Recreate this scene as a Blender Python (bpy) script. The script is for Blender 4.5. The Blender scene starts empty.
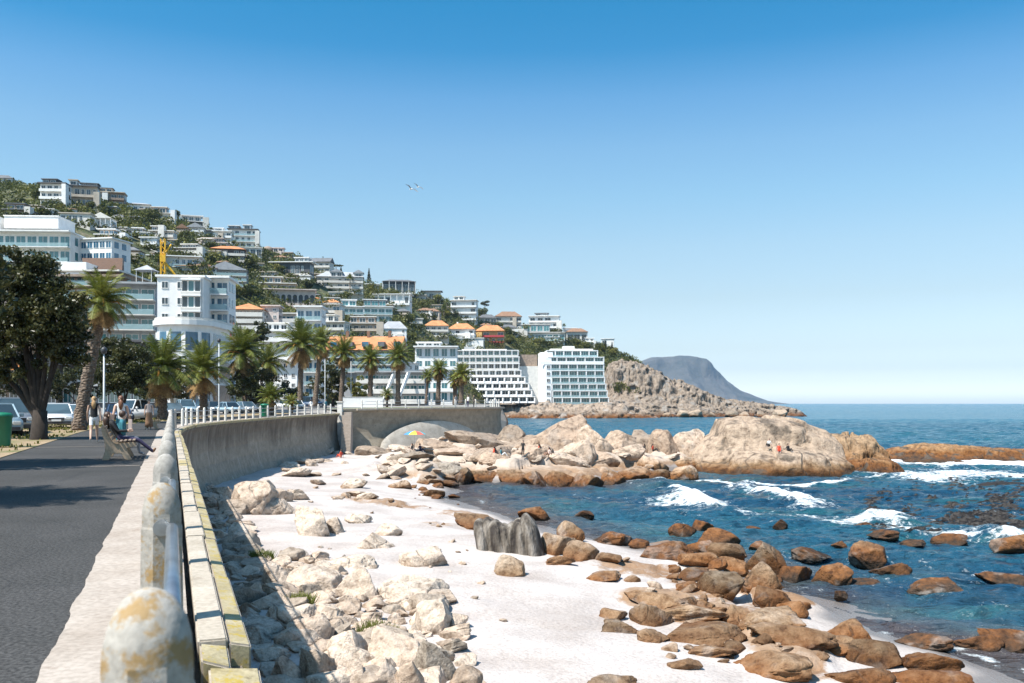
import bpy, bmesh, math, random
import numpy as np
from mathutils import Vector, Matrix, Euler
random.seed(7); RNG = np.random.default_rng(7)
F = 900.0; HOR = 403.0; EYE = 1.5; SEA = -6.0
scene = bpy.context.scene
COL = scene.collection
PI = math.pi
def at(px, py, Y): return Vector(((px-512)/F*Y, Y, EYE+(HOR-py)/F*Y))
def gx(px, Y): return (px-512)/F*Y
# ---------------------------------------------------------------- noise
_P = np.random.default_rng(3).permutation(4096).astype(np.int64)
_V = np.random.default_rng(4).random(4096)*2-1
def _h(i, j, k): return _V[_P[(_P[(_P[i & 4095]+j) & 4095]+k) & 4095]]
def vn(x, y, z=0.0):
    x = np.asarray(x, float); y = np.asarray(y, float); z = np.zeros_like(x)+z
    i = np.floor(x).astype(np.int64); j = np.floor(y).astype(np.int64); k = np.floor(z).astype(np.int64)
    u, v, w = x-i, y-j, z-k
    u = u*u*u*(u*(u*6-15)+10); v = v*v*v*(v*(v*6-15)+10); w = w*w*w*(w*(w*6-15)+10)
    L = lambda a, b, t: a+(b-a)*t
    return L(L(L(_h(i, j, k), _h(i+1, j, k), u), L(_h(i, j+1, k), _h(i+1, j+1, k), u), v),
             L(L(_h(i, j, k+1), _h(i+1, j, k+1), u), L(_h(i, j+1, k+1), _h(i+1, j+1, k+1), u), v), w)
def fbm(x, y, z=0.0, o=4):
    s = 0; a = 1.0; t = 0
    for n in range(o):
        s = s+a*vn(np.asarray(x)*2**n+17*n, np.asarray(y)*2**n, np.asarray(z)*2**n); t += a; a *= .5
    return s/t
def cell(x, y):
    """distance to nearest / 2nd nearest jittered cell point, and a cell value: blocky rock"""
    x = np.asarray(x, float); y = np.asarray(y, float)
    i = np.floor(x).astype(np.int64); j = np.floor(y).astype(np.int64)
    d1 = np.full(x.shape, 9.0); d2 = np.full(x.shape, 9.0); val = np.zeros(x.shape)
    for a in (-1, 0, 1):
        for b in (-1, 0, 1):
            px = i+a+.5+.48*_h(i+a, j+b, 5); py = j+b+.5+.48*_h(i+a, j+b, 9)
            d = np.hypot(px-x, py-y); v = _h(i+a, j+b, 13)
            n = d < d1
            d2 = np.where(n, d1, np.minimum(d2, d)); val = np.where(n, v, val); d1 = np.where(n, d, d1)
    return d1, d2, val
# ---------------------------------------------------------------- tagging
def tag(o, label=None, cat=None, group=None, kind=None):
    if label: o['label'] = label
    if cat: o['category'] = cat
    if group: o['group'] = group
    if kind: o['kind'] = kind
    return o
def empty(name, loc, rz=0, label=None, cat=None, group=None):
    o = bpy.data.objects.new(name, None); COL.objects.link(o)
    o.empty_display_size = .3; o.location = loc; o.rotation_euler = (0, 0, rz)
    return tag(o, label, cat, group)
def link(name, me, parent=None, loc=(0, 0, 0), rot=(0, 0, 0), sc=(1, 1, 1)):
    o = bpy.data.objects.new(name, me); COL.objects.link(o); o.parent = parent
    o.location = loc; o.rotation_euler = rot; o.scale = sc
    return o
def copy_tree(o, parent=None):
    c = o.copy(); COL.objects.link(c); c.parent = parent
    for ch in list(o.children): copy_tree(ch, c)
    return c
def ordinal(n): return ['first', 'second', 'third', 'fourth', 'fifth', 'sixth', 'seventh', 'eighth', 'ninth', 'tenth', 'eleventh', 'twelfth', 'thirteenth', 'fourteenth', 'fifteenth', 'sixteenth', 'seventeenth', 'eighteenth', 'nineteenth', 'twentieth'][n]
def rank_labels(items, tail):
    """items: [(px, obj, desc)]: label says how it looks and where it comes in its small row, counted from the left"""
    items = sorted(items, key=lambda t: t[0])
    for n, (px, o, d) in enumerate(items): o['label'] = f"{d}, {ordinal(n)} from the left {tail}"
# ---------------------------------------------------------------- mesh builder
class MB:
    def __init__(s): s.v = []; s.f = []; s.m = []; s.mats = []
    def mi(s, m):
        if m not in s.mats: s.mats.append(m)
        return s.mats.index(m)
    def add(s, vs, fs, m):
        b = len(s.v); s.v += [tuple(p) for p in vs]; k = s.mi(m)
        for f in fs: s.f.append(tuple(i+b for i in f)); s.m.append(k)
    def box(s, x0, x1, y0, y1, z0, z1, m):
        s.add([(x0, y0, z0), (x1, y0, z0), (x1, y1, z0), (x0, y1, z0), (x0, y0, z1), (x1, y0, z1), (x1, y1, z1), (x0, y1, z1)],
              [(0, 3, 2, 1), (4, 5, 6, 7), (0, 1, 5, 4), (1, 2, 6, 5), (2, 3, 7, 6), (3, 0, 4, 7)], m)
    def prism(s, poly, z0, z1, m, axis='z'):
        n = len(poly)
        T = {'z': lambda a, b, c: (a, b, c), 'x': lambda a, b, c: (c, a, b), 'y': lambda a, b, c: (a, c, b)}[axis]
        vs = [T(a, b, z0) for a, b in poly]+[T(a, b, z1) for a, b in poly]
        s.add(vs, [tuple(range(n-1, -1, -1)), tuple(range(n, 2*n))]+[(i, (i+1) % n, n+(i+1) % n, n+i) for i in range(n)], m)
    def tube(s, pts, rs, m, n=8, cap=True):
        pts = [Vector(p) for p in pts]; vs = []; fs = []
        if not hasattr(rs, '__len__'): rs = [rs]*len(pts)
        for i, p in enumerate(pts):
            d = (pts[min(i+1, len(pts)-1)]-pts[max(i-1, 0)]).normalized()
            a = d.cross(Vector((0, 0, 1)) if abs(d.z) < .9 else Vector((1, 0, 0))).normalized(); b = d.cross(a)
            for k in range(n):
                t = 2*PI*k/n; vs.append(p+(a*math.cos(t)+b*math.sin(t))*rs[i])
        for i in range(len(pts)-1):
            for k in range(n): fs.append((i*n+k, (i+1)*n+k, (i+1)*n+(k+1) % n, i*n+(k+1) % n))
        if cap: fs += [tuple(range(n)), tuple(range(len(pts)*n-1, (len(pts)-1)*n-1, -1))]
        s.add(vs, fs, m)
    def lathe(s, prof, m, n=16, c=(0, 0, 0)):
        vs = []; fs = []
        for r, z in prof:
            for k in range(n): t = 2*PI*(k+.5)/n; vs.append((c[0]+r*math.cos(t), c[1]+r*math.sin(t), c[2]+z))
        for i in range(len(prof)-1):
            for k in range(n): fs.append((i*n+k, i*n+(k+1) % n, (i+1)*n+(k+1) % n, (i+1)*n+k))
        fs += [tuple(range(n-1, -1, -1)), tuple(range((len(prof)-1)*n, len(prof)*n))]
        s.add(vs, fs, m)
    def ell(s, c, r, m, nu=10, nv=7):
        vs = []; fs = []
        for i in range(nv+1):
            a = -PI/2+PI*i/nv
            for k in range(nu):
                t = 2*PI*k/nu; vs.append((c[0]+r[0]*math.cos(a)*math.cos(t), c[1]+r[1]*math.cos(a)*math.sin(t), c[2]+r[2]*math.sin(a)))
        for i in range(nv):
            for k in range(nu): fs.append((i*nu+k, i*nu+(k+1) % nu, (i+1)*nu+(k+1) % nu, (i+1)*nu+k))
        s.add(vs, fs, m)
    def build(s, name, parent=None, smooth=False, loc=(0, 0, 0), rot=(0, 0, 0), bevel=0):
        me = bpy.data.meshes.new(name); me.from_pydata(s.v, [], s.f)
        for m in s.mats: me.materials.append(m)
        me.polygons.foreach_set('material_index', s.m)
        if smooth: me.polygons.foreach_set('use_smooth', [True]*len(s.f))
        me.update()
        if bevel:
            bm = bmesh.new(); bm.from_mesh(me); bmesh.ops.remove_doubles(bm, verts=bm.verts, dist=1e-5)
            bmesh.ops.bevel(bm, geom=[e for e in bm.edges if e.is_manifold and e.calc_face_angle(0) > .5], offset=bevel, segments=2, affect='EDGES', clamp_overlap=True)
            bm.to_mesh(me); bm.free()
        return link(name, me, parent, loc, rot)
def np_mesh(name, V, Fc, mat, smooth=True, attrs=None):
    me = bpy.data.meshes.new(name)
    V = np.asarray(V, np.float32); Fc = np.asarray(Fc, np.int32); n = Fc.shape[1]
    me.vertices.add(len(V)); me.vertices.foreach_set('co', V.ravel())
    me.loops.add(Fc.size); me.loops.foreach_set('vertex_index', Fc.ravel())
    me.polygons.add(len(Fc)); me.polygons.foreach_set('loop_start', np.arange(0, Fc.size, n, dtype=np.int32))
    me.polygons.foreach_set('loop_total', np.full(len(Fc), n, np.int32))
    me.polygons.foreach_set('use_smooth', np.full(len(Fc), smooth))
    for k, a in (attrs or {}).items():
        at_ = me.attributes.new(k, 'FLOAT', 'POINT'); at_.data.foreach_set('value', np.asarray(a, np.float32).ravel())
    for m in (mat if isinstance(mat, list) else [mat]): me.materials.append(m)
    me.update(calc_edges=True); me.validate()
    return me
def grid_faces(nr, nc):
    i = np.arange(nr-1)[:, None]*nc+np.arange(nc-1)[None, :]
    return np.stack([i, i+1, i+nc+1, i+nc], -1).reshape(-1, 4)
# ---------------------------------------------------------------- materials
MATS = {}
def ramp(nt, stops, interp='LINEAR'):
    r = nt.nodes.new('ShaderNodeValToRGB'); r.color_ramp.interpolation = interp
    while len(r.color_ramp.elements) < len(stops): r.color_ramp.elements.new(.5)
    for e, (p, c) in zip(r.color_ramp.elements, stops):
        e.position = p; e.color = (*c, 1) if len(c) == 3 else c
    return r
class NT:
    def __init__(s, name):
        s.m = bpy.data.materials.new(name); s.m.use_nodes = True; s.t = s.m.node_tree; s.b = s.t.nodes['Principled BSDF']
        s.pos = s.t.nodes.new('ShaderNodeNewGeometry').outputs['Position']; s.n = s.t.nodes; MATS[name] = s.m
    def l(s, a, b): s.t.links.new(a, b)
    def noise(s, scale, det=4, vec=None, rough=.55, sc3=None):
        n = s.n.new('ShaderNodeTexNoise'); n.inputs['Scale'].default_value = scale; n.inputs['Detail'].default_value = det; n.inputs['Roughness'].default_value = rough
        v = vec or s.pos
        if sc3:
            mp = s.n.new('ShaderNodeMapping'); mp.inputs['Scale'].default_value = sc3; s.l(v, mp.inputs['Vector']); v = mp.outputs[0]
        s.l(v, n.inputs['Vector']); return n.outputs['Fac']
    def vor(s, scale, feat='F1', out='Distance', sc3=None):
        n = s.n.new('ShaderNodeTexVoronoi'); n.feature = feat; n.inputs['Scale'].default_value = scale; v = s.pos
        if sc3:
            mp = s.n.new('ShaderNodeMapping'); mp.inputs['Scale'].default_value = sc3; s.l(v, mp.inputs['Vector']); v = mp.outputs[0]
        s.l(v, n.inputs['Vector']); return n.outputs[out]
    def math(s, op, a, b=None, clamp=False):
        n = s.n.new('ShaderNodeMath'); n.operation = op; n.use_clamp = clamp
        for i, x in enumerate((a, b)):
            if x is None: continue
            if isinstance(x, (int, float)): n.inputs[i].default_value = x
            else: s.l(x, n.inputs[i])
        return n.outputs[0]
    def mr(s, a, x0, x1, y0=0, y1=1):
        n = s.n.new('ShaderNodeMapRange'); s.l(a, n.inputs[0])
        for i, x in enumerate((x0, x1, y0, y1)): n.inputs[i+1].default_value = x
        return n.outputs[0]
    def ramp(s, fac, stops, interp='LINEAR'):
        r = ramp(s.t, stops, interp); s.l(fac, r.inputs[0]); return r.outputs[0]
    def mix(s, fac, a, b, mode='MIX'):
        n = s.n.new('ShaderNodeMix'); n.data_type = 'RGBA'; n.blend_type = mode
        for i, x in ((0, fac), (6, a), (7, b)):
            if isinstance(x, (int, float)): n.inputs[i].default_value = x
            elif isinstance(x, tuple): n.inputs[i].default_value = (*x, 1)
            else: s.l(x, n.inputs[i])
        return n.outputs[2]
    def bump(s, h, st=.5, dist=.1, prev=None):
        n = s.n.new('ShaderNodeBump'); n.inputs['Strength'].default_value = st; n.inputs['Distance'].default_value = dist
        s.l(h, n.inputs['Height'])
        if prev: s.l(prev, n.inputs['Normal'])
        return n.outputs[0]
    def attr(s, name):
        n = s.n.new('ShaderNodeAttribute'); n.attribute_name = name; return n.outputs['Fac']
    def z(s):
        n = s.n.new('ShaderNodeSeparateXYZ'); s.l(s.pos, n.inputs[0]); return n.outputs[2]
    def rnd(s): return s.n.new('ShaderNodeObjectInfo').outputs['Random']
    def fin(s, col=None, rough=None, nrm=None, metal=None, spec=None):
        for k, v in (('Base Color', col), ('Roughness', rough), ('Metallic', metal), ('Normal', nrm), ('Specular IOR Level', spec)):
            if v is None: continue
            if isinstance(v, tuple): s.b.inputs[k].default_value = (*v, 1)
            elif isinstance(v, (int, float)): s.b.inputs[k].default_value = v
            else: s.l(v, s.b.inputs[k])
        return s.m
def simple(name, col, rough=.7, var=.25, scale=2.0, metal=0, bump=0, rvar=0, spec=None):
    if name in MATS: return MATS[name]
    t = NT(name); n = t.noise(scale, 5)
    lo = tuple(c*(1-var) for c in col); hi = tuple(min(1, c*(1+var*.6)) for c in col)
    c = t.ramp(n, [(.3, lo), (.7, hi)])
    if rvar: c = t.mix(1.0, c, t.ramp(t.rnd(), [(0, (1-rvar,)*3), (1, (1, 1, 1))]), 'MULTIPLY')
    nr = t.bump(t.noise(scale*6, 4), bump, .02) if bump else None
    return t.fin(c, rough, nr, metal, spec)
def rock_mat(name, pale=(.54, .46, .39), tan=(.23, .145, .085), orange=(.19, .078, .022), dark=(.05, .035, .025), z0=-6.15, z1=-4.2, crack=.4, grey=(.36, .35, .34), sc=1.0, gm=.25):
    t = NT(name); n1 = t.noise(.55*sc, 6); n2 = t.noise(3.0*sc, 6, rough=.65); n3 = t.noise(16*sc, 3)
    h = t.math('ADD', t.mr(t.z(), z0, z1), t.math('MULTIPLY', t.math('SUBTRACT', n1, .5), .55))
    h = t.math('ADD', h, t.math('MULTIPLY', t.math('SUBTRACT', n2, .5), .35))
    c = t.ramp(h, [(.0, dark), (.13, tuple(.5*a+.3*b for a, b in zip(orange, dark))), (.26, orange), (.48, tan), (.74, pale)])
    c = t.mix(t.math('MULTIPLY', t.mr(t.noise(.9*sc, 3), .56, .64), gm), c, grey)
    c = t.mix(1.0, c, t.ramp(n2, [(.32, (.42, .37, .33)), (.47, (.88, .86, .83)), (.68, (1.2, 1.17, 1.14))]), 'MULTIPLY')
    c = t.mix(1.0, c, t.ramp(n3, [(.3, (.8, .78, .76)), (.6, (1.05, 1.05, 1.05))]), 'MULTIPLY')
    c = t.mix(1.0, c, t.ramp(t.rnd(), [(0, (.58, .60, .60)), (.3, (.84, .79, .74)), (.6, (.98, .95, .92)), (1, (1.12, 1.13, 1.12))]), 'MULTIPLY')
    dn = t.n.new('ShaderNodeVectorMath'); dn.operation = 'ADD'
    nn = t.n.new('ShaderNodeTexNoise'); nn.inputs['Scale'].default_value = .8*sc; t.l(t.pos, nn.inputs['Vector']); t.l(nn.outputs['Color'], dn.inputs[1]); t.l(t.pos, dn.inputs[0])
    v = t.n.new('ShaderNodeTexVoronoi'); v.feature = 'DISTANCE_TO_EDGE'; v.inputs['Scale'].default_value = .55*sc; t.l(dn.outputs[0], v.inputs['Vector'])
    cr = t.mr(v.outputs['Distance'], 0, .035)
    cm_ = t.mr(t.noise(.7*sc, 3), .47, .6); cr = t.math('SUBTRACT', 1.0, t.math('MULTIPLY', t.math('SUBTRACT', 1.0, cr), cm_))
    c = t.mix(t.math('MULTIPLY', t.math('SUBTRACT', 1.0, cr), crack), c, (.06, .045, .035))  # crevice shade is put into the colour along the cracks
    hh = t.math('ADD', t.math('MULTIPLY', n2, .6), t.math('MULTIPLY', cr, .25)); hh = t.math('ADD', hh, t.math('MULTIPLY', n3, .16))
    return t.fin(c, .82, t.bump(hh, .9, .22/sc), spec=.25)
ROCK = rock_mat('granite_rock')
ROCKB = rock_mat('shore_granite', z0=-6.0, z1=-3.5, pale=(.40, .32, .25), tan=(.24, .155, .092), orange=(.19, .08, .027), gm=.3)
ROCKD = rock_mat('dome_granite', z1=-3.7, pale=(.62, .47, .36), tan=(.42, .26, .145), grey=(.13, .105, .085), gm=.75, sc=.45, crack=.6)  # dark grey patches paint shaded cavities into the dome colour
ROCKS_M = rock_mat('spit_granite', z1=-3.9, pale=(.47, .37, .295), tan=(.31, .2, .12), gm=.35, sc=.6, crack=.4)
ROCKO = rock_mat('ridge_granite', z1=-2.0, pale=(.36, .26, .17), tan=(.29, .175, .09), grey=(.08, .07, .06), gm=.9, sc=.7, crack=.8)
ROCKF = rock_mat('headland_granite', z0=-6.8, z1=-.5, sc=.22, pale=(.36, .30, .25), tan=(.22, .17, .13), crack=.8, gm=.7)
t = NT('fluted_granite'); n2 = t.noise(3, 5); w = t.noise(2.2, 4, sc3=(1, 1, .15))
c = t.ramp(w, [(.38, (.03, .022, .017)), (.5, (.12, .098, .076)), (.64, (.27, .235, .20))]); t.fin(c, .85, t.bump(t.math('ADD', w, t.math('MULTIPLY', n2, .3)), 1, .3)); GREYROCK = t.m
# beach sand: crushed white shell
t = NT('shell_sand'); n1 = t.noise(.35, 5); n2 = t.noise(9, 3); n3 = t.vor(7.0); rk = t.attr('rock'); wet = t.attr('wet')
c = t.ramp(n1, [(.3, (.35, .30, .27)), (.55, (.46, .41, .38)), (.75, (.52, .475, .45))])
c = t.mix(1.0, c, t.ramp(n2, [(.3, (.8, .78, .77)), (.5, (1, 1, 1)), (.7, (1.06, 1.06, 1.06))]), 'MULTIPLY')
c = t.mix(t.mr(n3, .07, .2, .6, 0), c, (.3, .26, .22))
c = t.mix(t.mr(t.noise(.8, 5, sc3=(1, 1.6, 1)), .62, .7, 0, .35), c, (.34, .29, .25))
rn = t.noise(1.5, 6, rough=.65)
rc = t.ramp(rn, [(.3, (.2, .14, .1)), (.5, (.32, .22, .145)), (.7, (.46, .36, .28))])
rc = t.mix(t.mr(t.z(), -5.0, -4.5, 0, .6), rc, (.5, .43, .37))
rc = t.mix(t.mr(t.z(), -5.9, -4.6, .85, 0), rc, (.19, .09, .035))
c = t.mix(t.mr(t.math('ADD', rk, t.math('MULTIPLY', t.math('SUBTRACT', rn, .5), .8)), .42, .58), c, rc)
c = t.mix(t.mr(t.math('ADD', wet, t.math('MULTIPLY', t.math('SUBTRACT', n1, .5), .9)), .3, .7), c, (.19, .165, .15))
t.fin(c, t.mr(wet, .4, .8, .9, .25), t.bump(t.math('ADD', n2, t.math('MULTIPLY', rn, t.math('MULTIPLY', rk, 3.0))), .8, .05), spec=.3); SAND = t.m
# sea
t = NT('sea_water'); foam = t.attr('foam'); sh = t.attr('shallow')
w1 = t.noise(.22, 5, sc3=(.7, 1.6, 1)); w2 = t.noise(1.3, 5, sc3=(.8, 1.3, 1)); w3 = t.noise(.02, 4, sc3=(.35, 1.6, 1)); w4 = t.noise(.004, 3, sc3=(.3, 1.8, 1))
c = t.ramp(w3, [(.32, (.005, .024, .055)), (.52, (.009, .045, .085)), (.7, (.022, .095, .135))])
c = t.mix(t.mr(w4, .42, .6, 0, .6), c, (.022, .12, .165))
c = t.mix(t.mr(w1, .5, .62, 0, .7), c, (.016, .085, .10))
c = t.mix(t.mr(w2, .36, .5, .75, 0), c, (.003, .014, .03))  # wave troughs darkened in the colour, as painted shade
c = t.mix(t.math('MULTIPLY', sh, t.mr(t.noise(.16, 4), .35, .6, .1, .75)), c, (.06, .12, .13))
dp_ = t.attr('deep'); c = t.mix(t.math('MULTIPLY', dp_, t.mr(w4, .35, .6, .6, 1)), c, (.008, .105, .165))
c = t.mix(t.mr(t.math('ADD', sh, t.math('MULTIPLY', t.noise(.3, 4), .5)), .8, 1.15, 0, .75), c, (.07, .045, .04))  # brown reflections painted into the inshore water colour
fn = t.noise(2.2, 7, rough=.75); fv = t.noise(.35, 5, rough=.65, sc3=(1, 1.7, 1))
fm = t.mr(t.math('ADD', foam, t.math('ADD', t.math('MULTIPLY', t.math('SUBTRACT', fn, .5), 1.5), t.math('MULTIPLY', t.math('SUBTRACT', fv, .5), 1.2))), .42, .66)
c = t.mix(fm, c, (.82, .86, .87))
nr = t.bump(w1, .8, 2.2); nr = t.bump(w2, .8, .6, nr); nr = t.bump(t.noise(5, 3, sc3=(.8, 1.3, 1)), .6, .12, nr)
nr = t.bump(t.math('MULTIPLY', fm, fn), .6, .3, nr)
t.fin(c, t.mr(fm, 0, 1, .16, .85), nr, spec=.3); t.b.inputs['IOR'].default_value = 1.33; WATER = t.m
# hill ground
t = NT('hillside_scrub'); n1 = t.noise(.05, 6, rough=.65); n2 = t.noise(.4, 5)
c = t.ramp(n1, [(.3, (.035, .045, .018)), (.48, (.07, .085, .03)), (.62, (.15, .13, .07)), (.75, (.33, .26, .19))])
c = t.mix(1.0, c, t.ramp(n2, [(.3, (.6, .6, .6)), (.65, (1.15, 1.15, 1.1))]), 'MULTIPLY'); t.fin(c, .95, t.bump(n2, 1, 1.5)); HILLM = t.m
t = NT('mountain_rock'); n1 = t.noise(.004, 7, rough=.65); c = t.ramp(n1, [(.35, (.03, .035, .028)), (.6, (.09, .08, .07))]); t.fin(c, .95, t.bump(n1, 1, 60)); MTN = t.m
# asphalt
t = NT('asphalt'); n1 = t.noise(.5, 6, rough=.6); n2 = t.noise(34, 3); n3 = t.noise(.9, 6, rough=.7, sc3=(1.5, .5, 1))
c = t.ramp(n1, [(.3, (.033, .032, .030)), (.7, (.058, .055, .053))]); c = t.mix(1.0, c, t.ramp(n2, [(.35, (.5, .5, .5)), (.65, (1.55, 1.55, 1.55))]), 'MULTIPLY')
c = t.mix(t.mr(n3, .62, .75, 0, .4), c, (.12, .115, .11)); cr = t.vor(.35, 'DISTANCE_TO_EDGE'); c = t.mix(t.mr(cr, 0, .006, .5, 0), c, (.025, .025, .026))
t.fin(c, .88, t.bump(n2, .5, .01), spec=.25); ASPH = t.m
def concrete(name, lo, hi, stain=(.1, .09, .08), lichen=None, streak=0, rough=.85, s=1.0, lt=.52):
    t = NT(name); n1 = t.noise(1.7*s, 6, rough=.65); n2 = t.noise(22*s, 4)
    c = t.ramp(n1, [(.3, lo), (.65, hi)]); c = t.mix(1.0, c, t.ramp(n2, [(.3, (.78, .78, .77)), (.6, (1.05, 1.05, 1.05))]), 'MULTIPLY')
    c = t.mix(t.mr(t.noise(4*s, 6, rough=.7), .6, .68, 0, .6), c, stain)
    if lichen: c = t.mix(t.mr(t.noise(5.0*s, 6, rough=.7), lt, lt+.08, 0, .85), c, lichen)
    if streak:
        sk = t.noise(.9, 6, rough=.7, sc3=(1, 1, .09)); zz = t.mr(t.z(), -3.6, -.2)
        zz = t.math('ADD', zz, t.math('MULTIPLY', t.math('SUBTRACT', t.noise(.5, 4, sc3=(1, 1, .25)), .5), 1.3)); c = t.mix(t.math('MULTIPLY', t.mr(sk, .25, .6, .35, 1), t.mr(zz, .3, .8, .05, .92)), c, (.085, .066, .05))
        c = t.mix(t.mr(t.noise(1.7, 5, sc3=(1, 1, .06)), .62, .7, 0, .4), c, (.5, .47, .42))
        gr = t.vor(.45, 'DISTANCE_TO_EDGE', sc3=(1, 1, 2.6)); c = t.mix(t.mr(gr, 0, .015, .35, 0), c, (.06, .05, .045))
    return t.fin(c, rough, t.bump(t.math('ADD', t.math('MULTIPLY', n1, .4), t.math('MULTIPLY', n2, .3)), .6, .012 if not streak else .04), spec=.25)
WALLC = concrete('weathered_sea_wall', (.24, .205, .155), (.37, .325, .26), streak=1)
APRON = concrete('apron_concrete', (.34, .30, .25), (.5, .455, .39), stain=(.14, .115, .09), s=.7)
WALL2 = concrete('far_sea_wall', (.21, .175, .13), (.33, .285, .22), stain=(.09, .075, .06), s=.8)
KERB = concrete('kerb_concrete', (.31, .255, .21), (.40, .34, .29), stain=(.24, .185, .145))
POSTC = concrete('post_concrete', (.27, .25, .225), (.42, .395, .36), stain=(.2, .18, .15), s=1.6)
POSTL = concrete('post_lichen', (.24, .215, .185), (.38, .35, .31), stain=(.12, .1, .075), lichen=(.30, .185, .065), s=2.2, lt=.51)
COPEL = concrete('coping_lichen', (.30, .24, .12), (.42, .36, .24), stain=(.14, .11, .06), lichen=(.36, .26, .04), s=1.6)
POSTW = concrete('post_paint', (.55, .52, .47), (.74, .71, .66), stain=(.36, .3, .22), s=1.5)
COPE = concrete('coping_stone', (.33, .28, .22), (.46, .40, .33), stain=(.2, .15, .11))
BENCHC = concrete('bench_concrete', (.40, .29, .2), (.5, .38, .27), stain=(.3, .22, .16))
WHITE = simple('white_paint', (.8, .79, .77), .6, .1, .7, rvar=.1)
OFFW = simple('offwhite_plaster', (.66, .63, .58), .75, .15, .6, rvar=.1)
BEIGE = simple('beige_plaster', (.5, .43, .35), .8, .2, .6)
PINKW = simple('pinkish_plaster', (.6, .5, .45), .8, .2, .6)
GREYP = simple('grey_render', (.33, .34, .35), .7, .2, .6)
DARKP = simple('charcoal_cladding', (.07, .07, .075), .6, .2, .6)
STONE = simple('brown_stone', (.28, .21, .16), .85, .35, 1.5, bump=.5)
OCHRE = simple('ochre_plaster', (.62, .38, .14), .8, .15, .6)
RED = simple('red_plaster', (.42, .05, .06), .8, .15, .6)
def tiles(name, a, b):
    t = NT(name); n = t.noise(.5, 5); w = t.n.new('ShaderNodeTexWave'); w.bands_direction = 'Z'; w.inputs['Scale'].default_value = 1.1; t.l(t.pos, w.inputs['Vector'])
    c = t.ramp(n, [(.3, a), (.7, b)]); c = t.mix(t.math('MULTIPLY', w.outputs['Fac'], .3), c, tuple(x*.5 for x in a))
    return t.fin(c, .8, t.bump(w.outputs['Fac'], .5, .1))
TILE = tiles('orange_tiles', (.44, .16, .06), (.62, .28, .12)); TILEB = tiles('brown_tiles', (.2, .11, .07), (.3, .17, .1)); SLATE = tiles('slate_tiles', (.09, .095, .1), (.17, .17, .18)); ROOFG = tiles('grey_tiles', (.3, .31, .33), (.42, .43, .45))
t = NT('window_glass'); rr = t.rnd(); c = t.ramp(rr, [(0, (.012, .02, .028)), (.55, (.03, .055, .07)), (.85, (.07, .11, .13)), (1, (.25, .27, .27))]); c = t.mix(t.mr(t.noise(.7, 3), .4, .6, 0, .6), c, (.02, .03, .035)); t.fin(c, .08, spec=.8); GLASS = t.m
GLASSB = simple('blue_glass', (.03, .12, .2), .06, .4, .5, spec=.9)
GLASST = simple('teal_glass', (.05, .17, .19), .1, .4, .5, spec=.9)
t = NT('balcony_glass'); t.fin((.35, .5, .52), .08, spec=.6); t.b.inputs['Alpha'].default_value = .5; BGL = t.m
METAL = simple('galvanised_steel', (.42, .43, .44), .35, .25, 6, metal=.85)
PWHITE = simple('painted_pole', (.5, .52, .53), .5, .1, 3)
DMET = simple('dark_metal', (.04, .04, .045), .5, .2, 5)
BINM = simple('green_plastic', (.01, .16, .085), .4, .15, 3)
YEL = simple('crane_yellow', (.75, .42, .02), .5, .1, 1)
WOODB = simple('weathered_slats', (.3, .22, .16), .75, .3, 5)
GRASSG = NT('verge_grass'); n = GRASSG.noise(.6, 6, rough=.7); c = GRASSG.ramp(n, [(.25, (.05, .07, .02)), (.38, (.13, .13, .045)), (.5, (.27, .19, .11)), (.7, (.36, .26, .165))]); GRASSG.fin(c, .95, GRASSG.bump(GRASSG.noise(20, 3), .8, .04)); GRASSG = GRASSG.m
def leafm(name, a, b, c3, sc=.8, rough=.55):
    t = NT(name); n = t.noise(sc, 4); n2 = t.noise(sc*9, 2)
    c = t.ramp(n, [(.32, a), (.5, b), (.7, c3)]); c = t.mix(1.0, c, t.ramp(n2, [(.3, (.6, .6, .6)), (.7, (1.3, 1.3, 1.2))]), 'MULTIPLY')
    c = t.mix(1.0, c, t.ramp(t.rnd(), [(0, (.75, .8, .7)), (1, (1.15, 1.1, 1.0))]), 'MULTIPLY')
    m = t.fin(c, rough, spec=.3)
    tr = t.n.new('ShaderNodeBsdfTranslucent'); t.l(c, tr.inputs['Color']); mx = t.n.new('ShaderNodeMixShader'); mx.inputs[0].default_value = .25
    out = [q for q in t.n if q.type == 'OUTPUT_MATERIAL'][0]; t.l(t.b.outputs[0], mx.inputs[1]); t.l(tr.outputs[0], mx.inputs[2]); t.l(mx.outputs[0], out.inputs[0])
    return m
LEAF = leafm('dark_foliage', (.022, .028, .01), (.05, .055, .02), (.16, .145, .06), 1.1, .4)
LEAFH = leafm('hill_foliage', (.04, .05, .013), (.115, .12, .027), (.26, .23, .065), .1)
PALMG = leafm('palm_green', (.09, .115, .02), (.15, .17, .035), (.25, .235, .07), 1)
PALMD = leafm('palm_dead', (.2, .12, .055), (.34, .21, .1), (.48, .33, .17), 1, .8)
FRUIT = simple('palm_fruit', (.45, .2, .03), .7)
BARK = simple('dark_bark', (.035, .026, .02), .95, .4, 5, bump=1)
t = NT('palm_bark'); n = t.noise(7, 5); v = t.vor(5.5, sc3=(1, 1, 1.6)); c = t.ramp(v, [(.15, (.3, .23, .17)), (.35, (.15, .1, .07)), (.6, (.05, .035, .025))]); c = t.mix(.5, c, t.ramp(n, [(.3, (.08, .055, .04)), (.7, (.3, .23, .17))])); t.fin(c, .95, t.bump(v, 1, .1)); PBARK = t.m
KELPM = simple('kelp', (.014, .009, .006), .7, .3, 3)
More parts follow.
